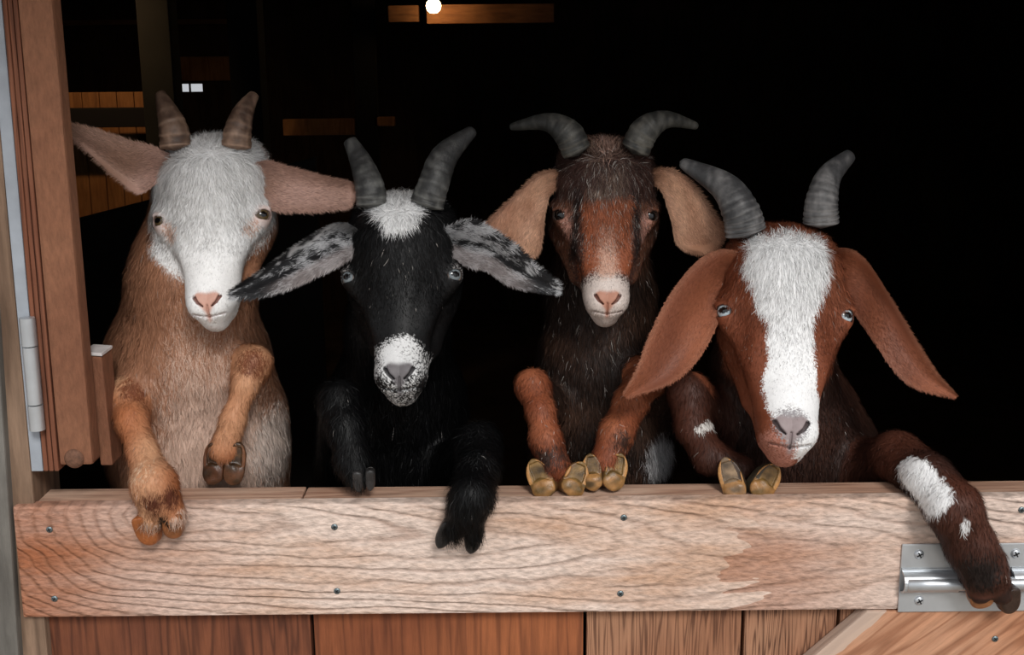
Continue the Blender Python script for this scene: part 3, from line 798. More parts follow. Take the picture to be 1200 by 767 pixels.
def horn(name, pts, mat, parent, oval=0.8, rings=16, tip=0.25, col=(lin(70, 68, 64), lin(120, 114, 106)), seed=0, rdepth=0.05, n=90):
    """pts: (px, py, Y, width in px)"""
    pts = np.array(pts, float)
    c = np.array([P(a, b, y) for a, b, y, _ in pts]); r = pts[:, 3]/2*(1.42+pts[:, 2])/F
    c = catmull(c, n); r = catmull(r[:, None], n)[:, 0]
    t = np.linspace(0, 1, n)
    g = np.random.default_rng(seed)
    ph = rings*2*np.pi*(t**0.85)+0.6*np.sin(t*9+seed)
    env = np.clip(1-t*1.15, 0, 1)**1.1
    r = r*(1+rdepth*(np.abs(np.sin(ph*0.5))*2-1.2)*env*0.7+0.012*np.sin(ph*3.1+1)*env+0.010*np.sin(t*60+seed))
    cut = t > 0.97; r[cut] *= np.sqrt(np.clip(1-((t[cut]-0.97)/0.03)**2, 0.02, 1))
    V, Q, T = tube_mesh(c, r, 28, oval=oval, up=(0.1, -1, 0.2))
    ti = np.concatenate([np.repeat(t, 28), [0, 1]]); pi = np.concatenate([np.repeat(ph, 28), [0, 0]])
    rid = 0.5+0.5*np.sin(pi)
    nz = wnoise(V, 120, seed)*0.25+wnoise(V*np.array([1, 1, 0.6]), 400, seed+1)*0.25
    lines = np.clip(np.sin(pi*1.0+wnoise(V, 90, seed+4)*.8)*.5+.5, 0, 1)**5*np.clip(1-ti*1.4, 0, 1)+.6*np.clip(wnoise(V*np.array([1, 1, .35]), 500, seed+7), 0, 1)*np.clip(1-ti, .3, 1)
    m = np.clip(0.10+0.65*lines+nz*0.9+0.18*np.clip(1-ti*2.2, 0, 1), 0, 1)
    C = mixc(np.tile(col[0], (len(V), 1)), np.tile(col[1], (len(V), 1)), m)
    return link(name, np_mesh(name, V, Q, T, C), mat, parent)

def ear_mesh(A, B, bulge, thick, colf, nfur, fur_len, seed=0, m=40, n=16, flop=0.0, fold=0.0, jitc=0.2):
    """sheet between two edges (px, py, Y), cupped, with real thickness and short hair"""
    A = catmull([P(*a) for a in A], m); B = catmull([P(*b) for b in B], m)
    s = np.linspace(0, 1, n)
    t = np.linspace(0, 1, m)
    base = A[:, None]*(1-s)[None, :, None]+B[:, None]*s[None, :, None]
    T = norm(np.gradient((A+B)/2, axis=0)); Wd = norm(B-A)
    Nn = norm(np.cross(Wd, T)); view = norm(CAMP-(A+B)/2)
    sgn = np.sign(np.sum(Nn*view, 1).mean()); Nn = Nn*sgn
    w = np.linalg.norm(B-A, axis=1)
    prof = np.sin(np.pi*s)
    off = bulge*np.minimum(w/w.max()*1.3, 1)[:, None]*prof[None] + fold*np.sin(2*np.pi*s)[None]*np.minimum(w/w.max(), 1)[:, None]
    mid = base+off[:, :, None]*Nn[:, None]
    th = thick*(0.35+0.65*prof[None]**0.5)*np.clip(w/0.01, 0.25, 1)[:, None]
    F1 = mid+Nn[:, None]*th[:, :, None]*0.5; F2 = mid-Nn[:, None]*th[:, :, None]*0.5
    V = np.vstack([F1.reshape(-1, 3), F2.reshape(-1, 3)]); o = m*n; Q = []
    for i in range(m-1):
        for j in range(n-1):
            a, b, c, d = i*n+j, i*n+j+1, (i+1)*n+j+1, (i+1)*n+j
            Q.append((a, b, c, d)); Q.append((o+a, o+d, o+c, o+b))
        a, d = i*n, (i+1)*n; Q.append((a, d, o+d, o+a))
        a, d = i*n+n-1, (i+1)*n+n-1; Q.append((a, o+a, o+d, d))
    for j in range(n-1):
        Q.append((j, o+j, o+j+1, j+1)); a = (m-1)*n+j; Q.append((a, a+1, o+a+1, o+a))
    Q = np.array(Q)
    # winding so the front faces the camera side
    a, b, c, d = (V[Q[0, i]] for i in range(4))
    if np.cross(c-a, d-b)@Nn[0] < 0: Q = Q[:, ::-1]
    N1 = np.repeat(Nn[:, None], n, 1); tilt = -np.gradient(off, axis=1)/np.maximum(w[:, None]/(n-1), 1e-4)
    N1 = norm(N1+tilt[:, :, None]*Wd[:, None])
    NV = np.vstack([N1.reshape(-1, 3), -N1.reshape(-1, 3)])
    U = np.stack([np.repeat(t, n), np.tile(s, m)], 1); U = np.vstack([U, U]); side = np.concatenate([np.ones(m*n), -np.ones(m*n)])
    g = np.random.default_rng(seed)
    C = colf(U[:, 0], U[:, 1], V, side, np.full(len(V), 0.5))
    parts = [(V, Q, None, C, NV)]
    if nfur:
        # hairs: pick quads of the front sheet
        qi = g.integers(0, m-1, nfur); qj = g.integers(0, n-1, nfur)
        e = g.random(nfur) < 0.22
        qj[e] = np.where(g.random(e.sum()) < 0.5, 0, n-2)
        p = F1[qi, qj]+(F1[qi+1, qj]-F1[qi, qj])*g.random((nfur, 1))+(F1[qi, qj+1]-F1[qi, qj])*g.random((nfur, 1))
        nr = N1[qi, qj]; dr = T[qi]+g.normal(size=(nfur, 3))*0.25
        dr[e] += (Wd[qi[e]]*np.where(qj[e] == 0, -1, 1)[:, None])*0.9
        tg = norm(dr-np.sum(dr*nr, 1)[:, None]*nr)
        L = fur_len*(0.6+0.8*g.random(nfur)); d0 = norm(tg+nr*0.25); side_ = norm(np.cross(tg, nr))*0.00028
        p0 = p; p1 = p0+d0*(L*.5)[:, None]; p2 = p1+norm(tg+nr*0.02)*(L*.5)[:, None]
        VV = np.stack([p0-side_, p0+side_, p1+side_*.8, p1-side_*.8, p2], 1).reshape(-1, 3)
        k = np.arange(nfur)[:, None]*5
        cc = colf(t[qi], s[qj], p, np.ones(nfur), g.random(nfur))*(1+jitc*g.normal(size=(nfur, 1))).clip(0.5, 1.6)
        parts.append((VV, k+np.array([0, 1, 2, 3]), k+np.array([3, 2, 4]), np.repeat(cc[:, None], 5, 1).reshape(-1, 3), np.repeat(norm(nr+g.normal(size=(nfur, 3))*.1)[:, None], 5, 1).reshape(-1, 3)))
    return merge(parts)

M_coat = attr_mat('goat_coat', 0.55, 0.26, 0.06, 220)
M_horn = attr_mat('goat_horn', 0.5, 0.35, 0.22, 160, bump=0.5)
M_eye = attr_mat('goat_eye', 0.12, 0.45, 0.03, 300, coat=0.3)
M_hoof = attr_mat('goat_hoof', 0.38, 0.45, 0.22, 220, bump=0.5)
M_black_coat = attr_mat('black_goat_coat', 0.5, 0.22, 0.06, 220)
M_nose = attr_mat('goat_nose', 0.4, 0.4, 0.1, 300)

def eye_obj(H, c, sg, iris, parent, pup=(0.0062, 0.0030)):
    n, m = 40, 24; r = H.er*H.k
    out = norm(np.array([sg*0.52, -0.84, -0.10])); up = np.array([0, 0, 1.0]); up = norm(up-(up@out)*out); sd = np.cross(up, out)
    V = []; C = []; Q = []
    for i in range(m+1):
        th = math.pi*i/m
        for j in range(n):
            a = 2*math.pi*j/n
            lx, lz, lo_ = math.sin(th)*math.cos(a), math.sin(th)*math.sin(a), math.cos(th)
            v = (sd*lx+up*lz+out*lo_)*H.er
            V.append(H.wor(c+v))
            rr = math.hypot(lx, lz)*H.er
            if lo_ < 0 or rr > 0.0080: col = lin(150, 132, 120) if rr > 0.0088 or lo_ < 0 else lin(30, 22, 18)
            elif abs(lx*H.er) < pup[0] and abs(lz*H.er) < pup[1]*math.sqrt(max(0, 1-(lx*H.er/pup[0])**2))+0.0006: col = lin(8, 8, 9)
            else: col = iris*(1-0.35*(rr/0.008)**3)
            C.append(col)
    for i in range(m):
        for j in range(n): Q.append((i*n+j, (i+1)*n+j, (i+1)*n+(j+1) % n, i*n+(j+1) % n))
    return link('eye', np_mesh('eye', V, Q, None, np.array(C)), M_eye, parent)

def hoof_obj(heel, toe, N, W, Hh, parent, wall, sole, rim, name='hoof', hollow=0.0035, point=0.5, outer=0):
    """one claw: heel and toe points on the sole plane, N the way the sole faces"""
    heel = np.asarray(heel, float); toe = np.asarray(toe, float)
    T = norm(toe-heel); Ln = float(np.linalg.norm(toe-heel)); N = norm(np.asarray(N, float)-(np.asarray(N, float)@T)*T); X = np.cross(T, N)
    R = np.stack([X, T, N], 1); O = (heel+toe)/2
    def fld(p):
        q = (p-O)@R; t = q[:, 1]/(Ln/2)
        hw = W/2*np.clip(1-point*np.clip(t, 0, 1)**2.2, 0.05, 1)*np.sqrt(np.clip(1-np.clip(np.abs(t), 0, 1)**6, 0, 1))
        d = np.abs(q[:, 0])-np.maximum(hw, 0.0008)
        d = smax(d, np.abs(q[:, 1])-Ln/2, .004)
        # sloping front wall: lower towards the toe
        top = -Hh*(0.95-0.50*np.clip(t*0.5+0.5, 0, 1))
        d = smax(d, top-q[:, 2], .006); d = smax(d, q[:, 2], .0025)
        if hollow:
            xa = np.abs(q[:, 0]) if not outer else np.where(q[:, 0]*outer > 0, np.abs(q[:, 0])*1.05, np.abs(q[:, 0])*0.62)
            ins = np.maximum(xa+.0012*wnoise(p, 260, 2)-hw*0.58, np.abs(q[:, 1]+Ln*0.02)-Ln*0.40)
            heelb = d_ell(q, (0, -Ln*0.28, -0.001), (W*0.46, Ln*0.26, 0.0055))+.0010*wnoise(p, 330, 8)
            d = smax(d, -np.maximum(ins, -(q[:, 2]+hollow)), .0015)
            d = smin(d, heelb, .003)
        return d
    r = max(Ln, W, Hh)*0.75+0.006
    c = O-N*Hh*0.4
    V, Q = surface(fld, c-r, c+r, 0.0009)
    q = (V-O)@R; hw = W/2*np.clip(1-point*np.clip(q[:, 1]/(Ln/2), 0, 1)**2.2, 0.05, 1)
    ins = (np.abs(q[:, 0]) < hw*0.64) & (q[:, 2] > -hollow*1.8)
    rm = (q[:, 2] > -0.003) & ~ins
    C = np.tile(np.asarray(wall, float), (len(V), 1))*(1+0.18*wnoise(V, 300, 3))[:, None]
    C[rm] = rim
    if hollow:
        C[ins] = np.asarray(sole)*(1+0.45*wnoise(V[ins], 420, 5)).clip(0.35, 1.8)[:, None]
        bulb = (q[:, 1] < -Ln*.08) & (q[:, 2] > -.0035)
        C[bulb] = mixc(T_(np.asarray(rim)*.75, bulb.sum()), T_(np.asarray(sole)*.8, bulb.sum()), np.clip(.4+.6*wnoise(V[bulb], 300, 6), 0, 1))
    return link(name, np_mesh(name, V, Q, None, C.clip(0, 1)), M_hoof, parent)

def padmask(q):
    ax = np.abs(q[:, 0]); y, z = q[:, 1], q[:, 2]
    w = np.interp(z, [-.030, -.016, -.008, 0, .006, .011], [.0015, .003, .009, .0155, .0185, .013])
    return sstep(.0032, -.0034, ax-w)*sstep(.0135, .006, z-.12*ax)*sstep(.040, .030, y)*sstep(-.028, -.022, z)
GOATS = []
def build_goat(spec):
    H = spec['head']
    root = empty('goat', (spec['root'][0], spec['root'][1], 0.0), spec['label'], 'goat', None)
    body = spec['body']           # list of chains: (points, radii, k)
    def field(p):
        d = None
        for pts, rad, k in body:
            e = d_chain(p, pts, rad, k)
            d = e if d is None else smin(d, e, spec.get('kb', 0.03))
        hc = H.wor((0, .06, .12)); near = np.linalg.norm(p-hc, axis=1) < 0.24*H.k
        hd = np.linalg.norm(p-hc, axis=1)-0.10
        if near.any(): hd[near] = H.sdf(p[near])
        d = smin(d, hd, 0.02)
        for pts, rad, k in spec['legs']:
            d = smin(d, d_chain(p, pts, rad, 0.012), k)
        for pts, rad in spec.get('toes', []): d = smin(d, d_chain(p, pts, rad, 0.006), 0.006)
        for c, r in spec.get('bumps', []): d = smin(d, d_ell(p, c, r), 0.015)
        return d
    hb = np.array([H.wor((a, b, c)) for a in (-.085, .085) for b in (-.02, .145) for c in (-.045, .26)])
    lo, hi = hb.min(0)-0.004, hb.max(0)+0.004
    allp = np.vstack([np.array(pts) for pts, _, _ in body+spec['legs']]+[hb]); rmax = 0.16
    blo, bhi = allp.min(0)-rmax, allp.max(0)+rmax
    blo[2] = max(allp[:, 2].min()-0.07, -0.01)
    lo2, hi2 = lo+0.005, hi-0.005
    V1, Q1 = surface(field, lo, hi, 0.0016)
    # main body, coarse where nobody looks
    V2, Q2 = surface(field, blo, bhi, 0.0038, keep=lambda v: ~((v > lo2) & (v < hi2)).all(1))
    V = np.vstack([V1, V2]); Q = np.vstack([Q1, Q2+len(V1)])
    NV = grad(field, V)
    colf = spec['color']
    u0 = np.random.default_rng(5).random(len(V))
    C = colf(V, H.loc(V), u0)
    parts = [(V, Q, None, C, NV)]
    eyes = [H.wor(e) for e in H.eyes()]
    def base_w(p, n_):
        q = H.loc(p); w = np.ones(len(p))
        w *= 1-(1-spec.get('padfur', 0.0))*padmask(q)
        w[(nostril2(np.stack([np.abs(q[:, 0]), 0*q[:, 0], q[:, 2]], 1)) < .0012) & (q[:, 1] < .03)] = 0
        for e in eyes: w[np.linalg.norm(p-e, axis=1) < H.er*H.k*1.35] = 0.0
        w[p[:, 2] < ZL-0.10] = 0.0
        return w
    def is_head(p):
        q = H.loc(p)
        return sstep(.004, -.003, np.abs(q[:, 0])-np.interp(q[:, 2], [-.03, .02, .045, .095], [.038, .041, .054, .1]))*sstep(.080, .070, q[:, 1]-.38*np.clip(q[:, 2], 0, .2))*sstep(.30, .24, q[:, 2])*sstep(-.06, -.03, q[:, 2])*sstep(.100, .092, np.abs(q[:, 0]))
    def wt(p, n_):
        ih = is_head(p)
        return base_w(p, n_)*(spec.get('hd', 2.6)*ih+(1-ih))
    def ln(p, n_):
        q = H.loc(p); ih = is_head(p)
        hl = 0.0034+0.0105*sstep(.03, .20, q[:, 2])*spec.get('tuft', 1.0)+.006*sstep(.205, .235, q[:, 2])
        bl = spec.get('blen', 0.016)*np.ones(len(p))
        for e in eyes: hl = hl*(0.45+0.55*sstep(.014, .028, np.linalg.norm(p-e, axis=1)))
        for pts, rad, _ in spec['legs']:
            dl = np.abs(d_chain(p, pts, rad, 0.01)); bl = np.where(dl < 0.006, spec.get('leglen', 0.009), bl)
        return hl*ih+bl*(1-ih)
    def wd(p):
        return 0.00062*np.ones(len(p))*spec.get('fw', 1.0)
    Zh, Xh = H.R[:, 2], H.R[:, 0]
    def flow(p, n_):
        q = H.loc(p); ih = is_head(p)[:, None]
        up = sstep(.185, .215, q[:, 2])[:, None]
        fh = -Zh*(1-1.7*up)+Xh*(q[:, :1]*9)
        return fh*ih+np.array([0, -0.15, -1.0])*(1-ih)+0.10*np.stack([wnoise(p, 60, 1), wnoise(p, 60, 2), wnoise(p, 60, 3)], 1)+0.16*np.stack([wnoise(p, 230, 4), wnoise(p, 230, 5), wnoise(p, 230, 6)], 1)
    def cf(p, n_, g):
        c = colf(p, H.loc(p), g.random(len(p)))
        gp = (g.random(len(p)) < spec.get('grey', 0.01)*(.25+.75*is_head(p)))[:, None]; c = c*(1-gp)+np.maximum(c, lin(170, 164, 158))*gp
        sb = is_head(p)+(1-is_head(p))*spec.get('soft', 1.0)
        c = c*(1+sb*(0.10*wnoise(p, 210, 12)+0.05*wnoise(p, 450, 13)))[:, None]
        j = (1+sb*spec.get('jit', 0.2)*g.normal(size=len(p))).clip(0.45, 1.8)
        return (c*j[:, None]+spec.get('sheen', 0.0)*(.4+.6*is_head(p))[:, None]*(g.random(len(p)) < 0.12)[:, None]).clip(0, 0.95)
    parts.append(strands(V, Q, NV, int(spec.get('nfur', 60000)*FUR), wt, ln, wd, flow, cf, seed=spec['seed'], lift=spec.get('lift', 0.32)))
    V, Q, T, C, NN = merge(parts)
    link('body', np_mesh('body', V, Q, T, C, NN), spec.get('mat', M_coat), root)
    for sg, e in zip((-1, 1), H.eyes()): eye_obj(H, e, sg, spec['iris'], root)
    for i, hp in enumerate(spec['horns']): horn('horn', hp, M_horn, root, col=spec['horncol'], seed=spec['seed']*3+i, rings=spec.get('rings', 12), oval=spec.get('hov', 0.85), rdepth=spec.get('rdepth', .05))
    for i, e in enumerate(spec['ears']):
        V, Q, T, C, NN = ear_mesh(*e['edges'], e.get('bulge', 0.01), e.get('thick', 0.004), e['color'], int(e.get('nfur', 7000)*FUR), e.get('len', 0.006), seed=spec['seed']+i, fold=e.get('fold', 0.0))
        link('ear', np_mesh('ear', V, Q, T, C, NN), M_coat, root)
    for h in spec['hooves']: hoof_obj(*h[:5], root, *h[5:8], **(h[8] if len(h) > 8 else {}))
    return root
FUR = 1.0
# ------------------------------------------------------------------ the four goats
def LP(*pts): return np.array([P(*p) for p in pts])
def near(p, c, r0, r1):
    return sstep(r1, r0, np.linalg.norm(p-np.asarray(c), axis=1))
def hmask(q):
    return sstep(.150, .125, q[:, 1]-.25*np.clip(q[:, 2]-.1, -1, 0)*-1*0)*sstep(.085, .075, q[:, 1]-.55*np.clip(q[:, 2], 0, .1))*sstep(.275, .25, q[:, 2])*sstep(.096, .088, np.abs(q[:, 0]))*sstep(-.050, -.040, q[:, 2])*sstep(.004, -.003, np.abs(q[:, 0])-np.interp(q[:, 2], [-.03, .02, .045, .095], [.038, .041, .054, .1]))*sstep(.072, .064, q[:, 1]-1.2*np.clip(q[:, 2], 0, 1))*sstep(-.05, -.04, q[:, 1])
def T_(c, n): return np.tile(np.asarray(c, float), (n, 1))
def pick(a, b, m, u, soft=0.25):
    """hairs of a or b by chance, so that a border frays"""
    k = np.clip((m*(1+soft)-soft*0.5-u)/soft+0.5, 0, 1)
    return a*(1-k[:, None])+b*k[:, None]
def nosepad(c, q, col, dark):
    n = len(q); ax = np.abs(q[:, 0]); y, z = q[:, 1], q[:, 2]
    c = mixc(c, T_(col, n), padmask(q))
    ml = sstep(.0020, .0008, np.abs((z+.0165)-0.30*(y-.020)-0.20*ax))*sstep(.026, .018, ax)*sstep(.065, .05, y)*sstep(.0, .01, y)
    c = mixc(c, T_(dark, n), ml*.55)
    a = np.stack([ax, y, z], 1)
    return mixc(c, T_(dark, n), sstep(.0012, -.0004, nostril2(np.stack([ax, np.zeros_like(ax), z], 1)))*(y < .03)*.9)

# ---- goat 1: tan with a white face
H1 = Head(P(243, 352, .035), P(241, 158, .125), sec=[.010, .019, .0275, .0355, .0365, .040, .052, .065, .073, .077, .075, .067, .054, .028],
          eye=(.0650, .032, .122), er=.0130, jaw=1.22)
def col1(p, q, u):
    n = len(p); tan = lin(160, 113, 86); pale = lin(206, 176, 158); white = lin(232, 231, 230); or_ = lin(166, 101, 64)
    c = T_(tan, n)
    ch = np.exp(-((p[:, 0]-P(262, 500, .15)[0])/.075)**2-((p[:, 2]-P(0, 530, .15)[2])/.15)**2)
    c = pick(c, T_(pale, n), 1.15*ch+0.12*wnoise(p, 40, 4), u, .6)
    bl = near(p, P(330, 520, .18), .03, .085); c = pick(c, T_(lin(222, 204, 192), n), bl, u)
    lg = np.minimum(d_chain(p, L1a[0][1:], L1a[1][1:]), d_chain(p, L1b[0][1:], L1b[1][1:])) < 0.007
    lc = mixc(T_(or_, n), T_(lin(206, 160, 124), n), np.clip(0.4+0.5*wnoise(p, 60, 9), 0, 1))
    c[lg] = lc[lg]
    # darker tops of the toes
    for kx, ky, kY in ((158, 458, .07), (296, 424, .095)): c = pick(c, T_(lin(116, 66, 42), n), near(p, P(kx, ky, kY), .008, .032)*lg*.8, u, .6)
    c = pick(c, T_(lin(40, 30, 22), n), near(p*np.array([1.5, 1, .7]), P(193, 612, -.036)*np.array([1.5, 1, .7]), .006, .016)*lg, u, .4)  # shade in the gap between the toes, painted into the hair colour
    for x, y in ((180, 586), (204, 582)): c = pick(c, T_(lin(92, 48, 32), n), near(p, P(x, y, -.045), .004, .026)*lg*.9, u, .6)
    c = pick(c, T_(lin(222, 190, 160), n), near(p, P(172, 560, -.03), .004, .03)*0.7*lg, u)
    hm = hmask(q); x, y, z = q[:, 0], q[:, 1], q[:, 2]
    edge = .060-.35*np.clip(.10-z, 0, 1)+.010*wnoise(q, 70, 5)
    side = sstep(-.014, .014, y-edge)      # sides of the jaw are tan
    side *= sstep(-.0, .03, z)
    f = pick(T_(white, n), T_(tan*0.95, n), side, u)
    f = pick(f, T_(lin(205, 170, 152), n), near(q, (-.052, .02, .105), .004, .022)*.8, u)
    f = pick(f, T_(lin(205, 170, 152), n), near(q, (.052, .02, .105), .004, .022)*.6, u)
    c = c*(1-hm[:, None])+f*hm[:, None]
    for e in H1.eyes(): c = mixc(mixc(c, T_(lin(196, 150, 134), n), near(q, e, H1.er*1.0, H1.er*1.7)*.7), T_(lin(58, 40, 34), n), near(q, e, H1.er*1.08, H1.er*1.22)*.85)
    c = nosepad(c, q, lin(196, 152, 136), lin(108, 62, 52))
    c = mixc(c, T_(lin(196, 140, 124), n), near(q, (0, .034, -.020), .006, .014)*.6)
    return c
L1a = (LP((190, 500, .19), (150, 468, .085), (154, 492, .050), (168, 530, .012), (181, 568, -.026), (186, 585, -.026)), [.034, .024, .0185, .0165, .026, .024])
L1b = (LP((300, 480, .22), (297, 425, .115), (288, 450, .095), (273, 492, .080), (263, 526, .074)), [.032, .0215, .0150, .0145, .020])
T1 = [(LP((180, 575, -.026), (178, 606, -.026)), [.018, .0155]), (LP((190, 575, -.026), (203, 602, -.027)), [.018, .015])]
tan_, pinkt = lin(146, 112, 95), lin(176, 140, 126)
def ear1(t, s, V, side, u):
    c = mixc(T_(pinkt, len(t)), T_(tan_, len(t)), np.clip(.5+.6*wnoise(V, 60, 2)+.3*(t-.5), 0, 1))
    return c
G1 = dict(seed=11, head=H1, root=P(235, 560, .35), label='tan goat with a fluffy white face and short brown horns beside the door leaf',
    body=[(LP((238, 235, .175), (225, 330, .175), (220, 410, .185)), [.060, .072, .094], .05),
          (LP((221, 432, .205), (232, 520, .215)), [.112, .120], .05),
          ([P(232, 520, .215), np.array([P(232, 520, .2)[0], .34, .72]), np.array([P(232, 520, .2)[0], .42, .45])], [.118, .105, .09], .05),
          ([np.array([-.36, .42, .45]), np.array([-.37, .40, .25]), np.array([-.37, .46, .12]), np.array([-.37, .44, .03])], [.07, .04, .025, .028], .03),
          ([np.array([-.26, .42, .45]), np.array([-.25, .40, .25]), np.array([-.25, .46, .12]), np.array([-.25, .44, .03])], [.07, .04, .025, .028], .03)],
    legs=[(L1a[0], L1a[1], .03), (L1b[0], L1b[1], .03)], toes=T1,
    color=col1, iris=lin(92, 76, 50), horns=[[(206, 172, .125, 36), (203, 150, .128, 33), (195, 128, .140, 23), (187, 108, .155, 11)],
                                             [(277, 172, .125, 34), (279, 152, .128, 31), (286, 130, .140, 23), (299, 109, .155, 11)]],
    horncol=(lin(70, 52, 42), lin(140, 114, 96)), rings=5,
    ears=[dict(edges=([(205, 186, .140), (180, 172, .120), (150, 164, .11), (112, 152, .10), (80, 146, .095), (75, 152, .093)], [(205, 200, .140), (182, 216, .120), (163, 226, .11), (135, 207, .10), (95, 170, .095), (76, 155, .093)]), color=ear1, bulge=-.006, fold=.004),
          dict(edges=([(285, 198, .140), (310, 188, .120), (335, 194, .115), (372, 204, .12), (408, 213, .13), (414, 226, .13)], [(285, 222, .140), (308, 240, .120), (330, 247, .115), (370, 247, .12), (405, 242, .13), (414, 230, .13)]), color=ear1, bulge=-.006, fold=-.004)],
    hooves=[(P(175, 596, -.010), P(181, 635, -.012), (0.1, 1, 0), .028, .034, lin(150, 86, 44), lin(90, 60, 30), lin(120, 84, 52), dict(hollow=0, point=.35)),
            (P(206, 592, -.010), P(205, 628, -.014), (-0.1, 1, 0), .026, .034, lin(128, 78, 44), lin(90, 60, 30), lin(120, 84, 52), dict(hollow=0, point=.35)),
            (P(249, 566, .056), P(249, 518, .062), (-.15, -1, .1), .027, .028, lin(62, 38, 26), lin(58, 38, 22), lin(92, 56, 36)),
            (P(272, 566, .056), P(279, 518, .062), (.15, -1, .1), .026, .028, lin(62, 38, 26), lin(64, 44, 26), lin(104, 66, 42))],
    nfur=100000, blen=.014, hd=2.6, tuft=1.4, jit=.2, soft=.38)

# ---- goat 2: black with a white star
H2 = Head(P(468, 436, .005), P(468, 222, .115), sec=[.011, .021, .0285, .032, .033, .036, .045, .057, .066, .072, .071, .064, .052, .028],
          eye=(.0605, .033, .128), er=.0130, jaw=1.08)
def col2(p, q, u):
    n = len(p); blk = lin(7, 7, 8); wh = lin(226, 226, 226)
    c = T_(blk, n); x, y, z = q[:, 0], q[:, 1], q[:, 2]
    hm = hmask(q)
    f = mixc(T_(lin(11, 11, 12), n), T_(lin(26, 26, 27), n), np.clip(wnoise(q, 50, 3), 0, 1))
    star = sstep(.031, .019, np.abs(x+.004)-.55*np.clip(z-.190, -.03, .04)+.006*wnoise(q, 90, 6))*sstep(.166, .180, z+.25*np.abs(x))*sstep(.245, .225, z)
    f = pick(f, T_(wh, n), star, u, .15)
    mz = sstep(.054, .034, z+12*x*x+.003*wnoise(q, 120, 2))*sstep(.075, .055, y)
    rn = np.clip(mz*(.86+.16*wnoise(q, 130, 8)-.40*sstep(.014, .028, np.abs(x))-.45*sstep(.004, -.014, z)), 0, 1)
    f = pick(f, T_(lin(210, 210, 210), n), rn, u, .2)
    c = c*(1-hm[:, None])+f*hm[:, None]
    for e in H2.eyes(): c = mixc(pick(c, T_(lin(190, 186, 184), n), near(q, e+np.array([0, 0, .003]), H2.er*1.05, H2.er*1.5)*.35, u, .5), T_(lin(24, 20, 20), n), near(q, e, H2.er*1.05, H2.er*1.22)*.9)
    c = nosepad(c, q, lin(104, 100, 102), lin(30, 28, 30))
    return c
L2a = (LP((400, 560, .19), (398, 470, .10), (405, 500, .065), (414, 540, .040), (420, 556, .028)), [.035, .026, .022, .020, .016])
L2b = (LP((520, 560, .19), (560, 520, .10), (562, 548, .034), (553, 582, -.022), (546, 598, -.026)), [.035, .028, .023, .025, .022])
T2 = [(LP((545, 592, -.026), (530, 622, -.026)), [.018, .012]), (LP((552, 592, -.026), (555, 626, -.026)), [.018, .012])]
def ear2(t, s, V, side, u):
    n = len(t); wh = lin(176, 176, 178); bk = lin(30, 30, 32)
    m = .66-.52*sstep(.35, .85, t)+.36*wnoise(V, 260, 5)+.22*wnoise(V, 500, 6)
    m = m+sstep(.90, .98, t)*.5-.5*sstep(.10, .03, np.abs(s-.50-.1*t))*sstep(.1, .3, t)
    c = pick(T_(bk, n), T_(wh, n), np.clip(m, 0, 1), u, .35)
    inner = sstep(.62, .72, s)*sstep(.80, .55, t)
    return mixc(c, T_(lin(150, 140, 138), n), inner*.7)
G2 = dict(seed=23, head=H2, root=P(465, 560, .35), label='black goat with a white star on its forehead and pale speckled ears', 
    body=[(LP((468, 290, .150), (466, 380, .18)), [.052, .062], .05),
          (LP((466, 380, .18), (466, 480, .25), (466, 540, .27)), [.062, .088, .10], .05),
          ([P(466, 540, .27), np.array([-.14, .38, .72]), np.array([-.14, .48, .45])], [.10, .098, .09], .05),
          ([np.array([-.19, .48, .45]), np.array([-.2, .46, .25]), np.array([-.2, .52, .12]), np.array([-.2, .5, .03])], [.07, .04, .025, .028], .03),
          ([np.array([-.09, .48, .45]), np.array([-.08, .46, .25]), np.array([-.08, .52, .12]), np.array([-.08, .5, .03])], [.07, .04, .025, .028], .03)],
    legs=[(L2a[0], L2a[1], .03), (L2b[0], L2b[1], .03)], toes=T2, mat=M_black_coat, grey=.003,
    color=col2, iris=lin(128, 136, 140), horns=[[(436, 240, .115, 36), (433, 218, .118, 34), (423, 190, .135, 26), (409, 163, .150, 15)],
                                             [(500, 240, .115, 40), (508, 216, .118, 36), (522, 182, .135, 31), (556, 151, .155, 12)]],
    horncol=(lin(40, 40, 40), lin(96, 96, 93)), rings=6, rdepth=.03,
    ears=[dict(edges=([(425, 272, .110), (402, 260, .085), (378, 268, .07), (340, 292, .045), (305, 318, .02), (272, 340, .005)], [(425, 290, .110), (404, 306, .085), (380, 318, .065), (345, 334, .04), (305, 346, .015), (272, 348, .005)]), color=ear2, bulge=-.010, fold=-.006, nfur=9000, len=.007),
          dict(edges=([(515, 270, .110), (545, 258, .085), (566, 262, .07), (600, 284, .055), (630, 314, .05), (654, 334, .05)], [(515, 290, .110), (548, 312, .085), (568, 316, .07), (598, 334, .055), (630, 341, .05), (652, 343, .05)]), color=ear2, bulge=-.010, fold=.004, nfur=9000, len=.007)],
    hooves=[(P(421, 548, .022), P(421, 576, .020), (0.1, 1, -.2), .014, .018, lin(44, 42, 42), lin(90, 60, 30), lin(170, 168, 165), dict(hollow=0, point=.7)),
            (P(434, 546, .022), P(434, 575, .020), (-0.1, 1, -.2), .013, .018, lin(44, 42, 42), lin(90, 60, 30), lin(170, 168, 165), dict(hollow=0, point=.7)),
            (P(530, 606, -.012), P(514, 641, -.014), (0.1, 1, 0), .020, .024, lin(34, 33, 33), lin(90, 60, 30), lin(150, 146, 140), dict(hollow=0, point=.7)),
            (P(558, 612, -.012), P(550, 647, -.014), (-0.1, 1, 0), .020, .024, lin(34, 33, 33), lin(90, 60, 30), lin(150, 146, 140), dict(hollow=0, point=.7))],
    nfur=80000, blen=.018, hd=2.2, jit=.3, leglen=.016, lift=.28, padfur=.15)

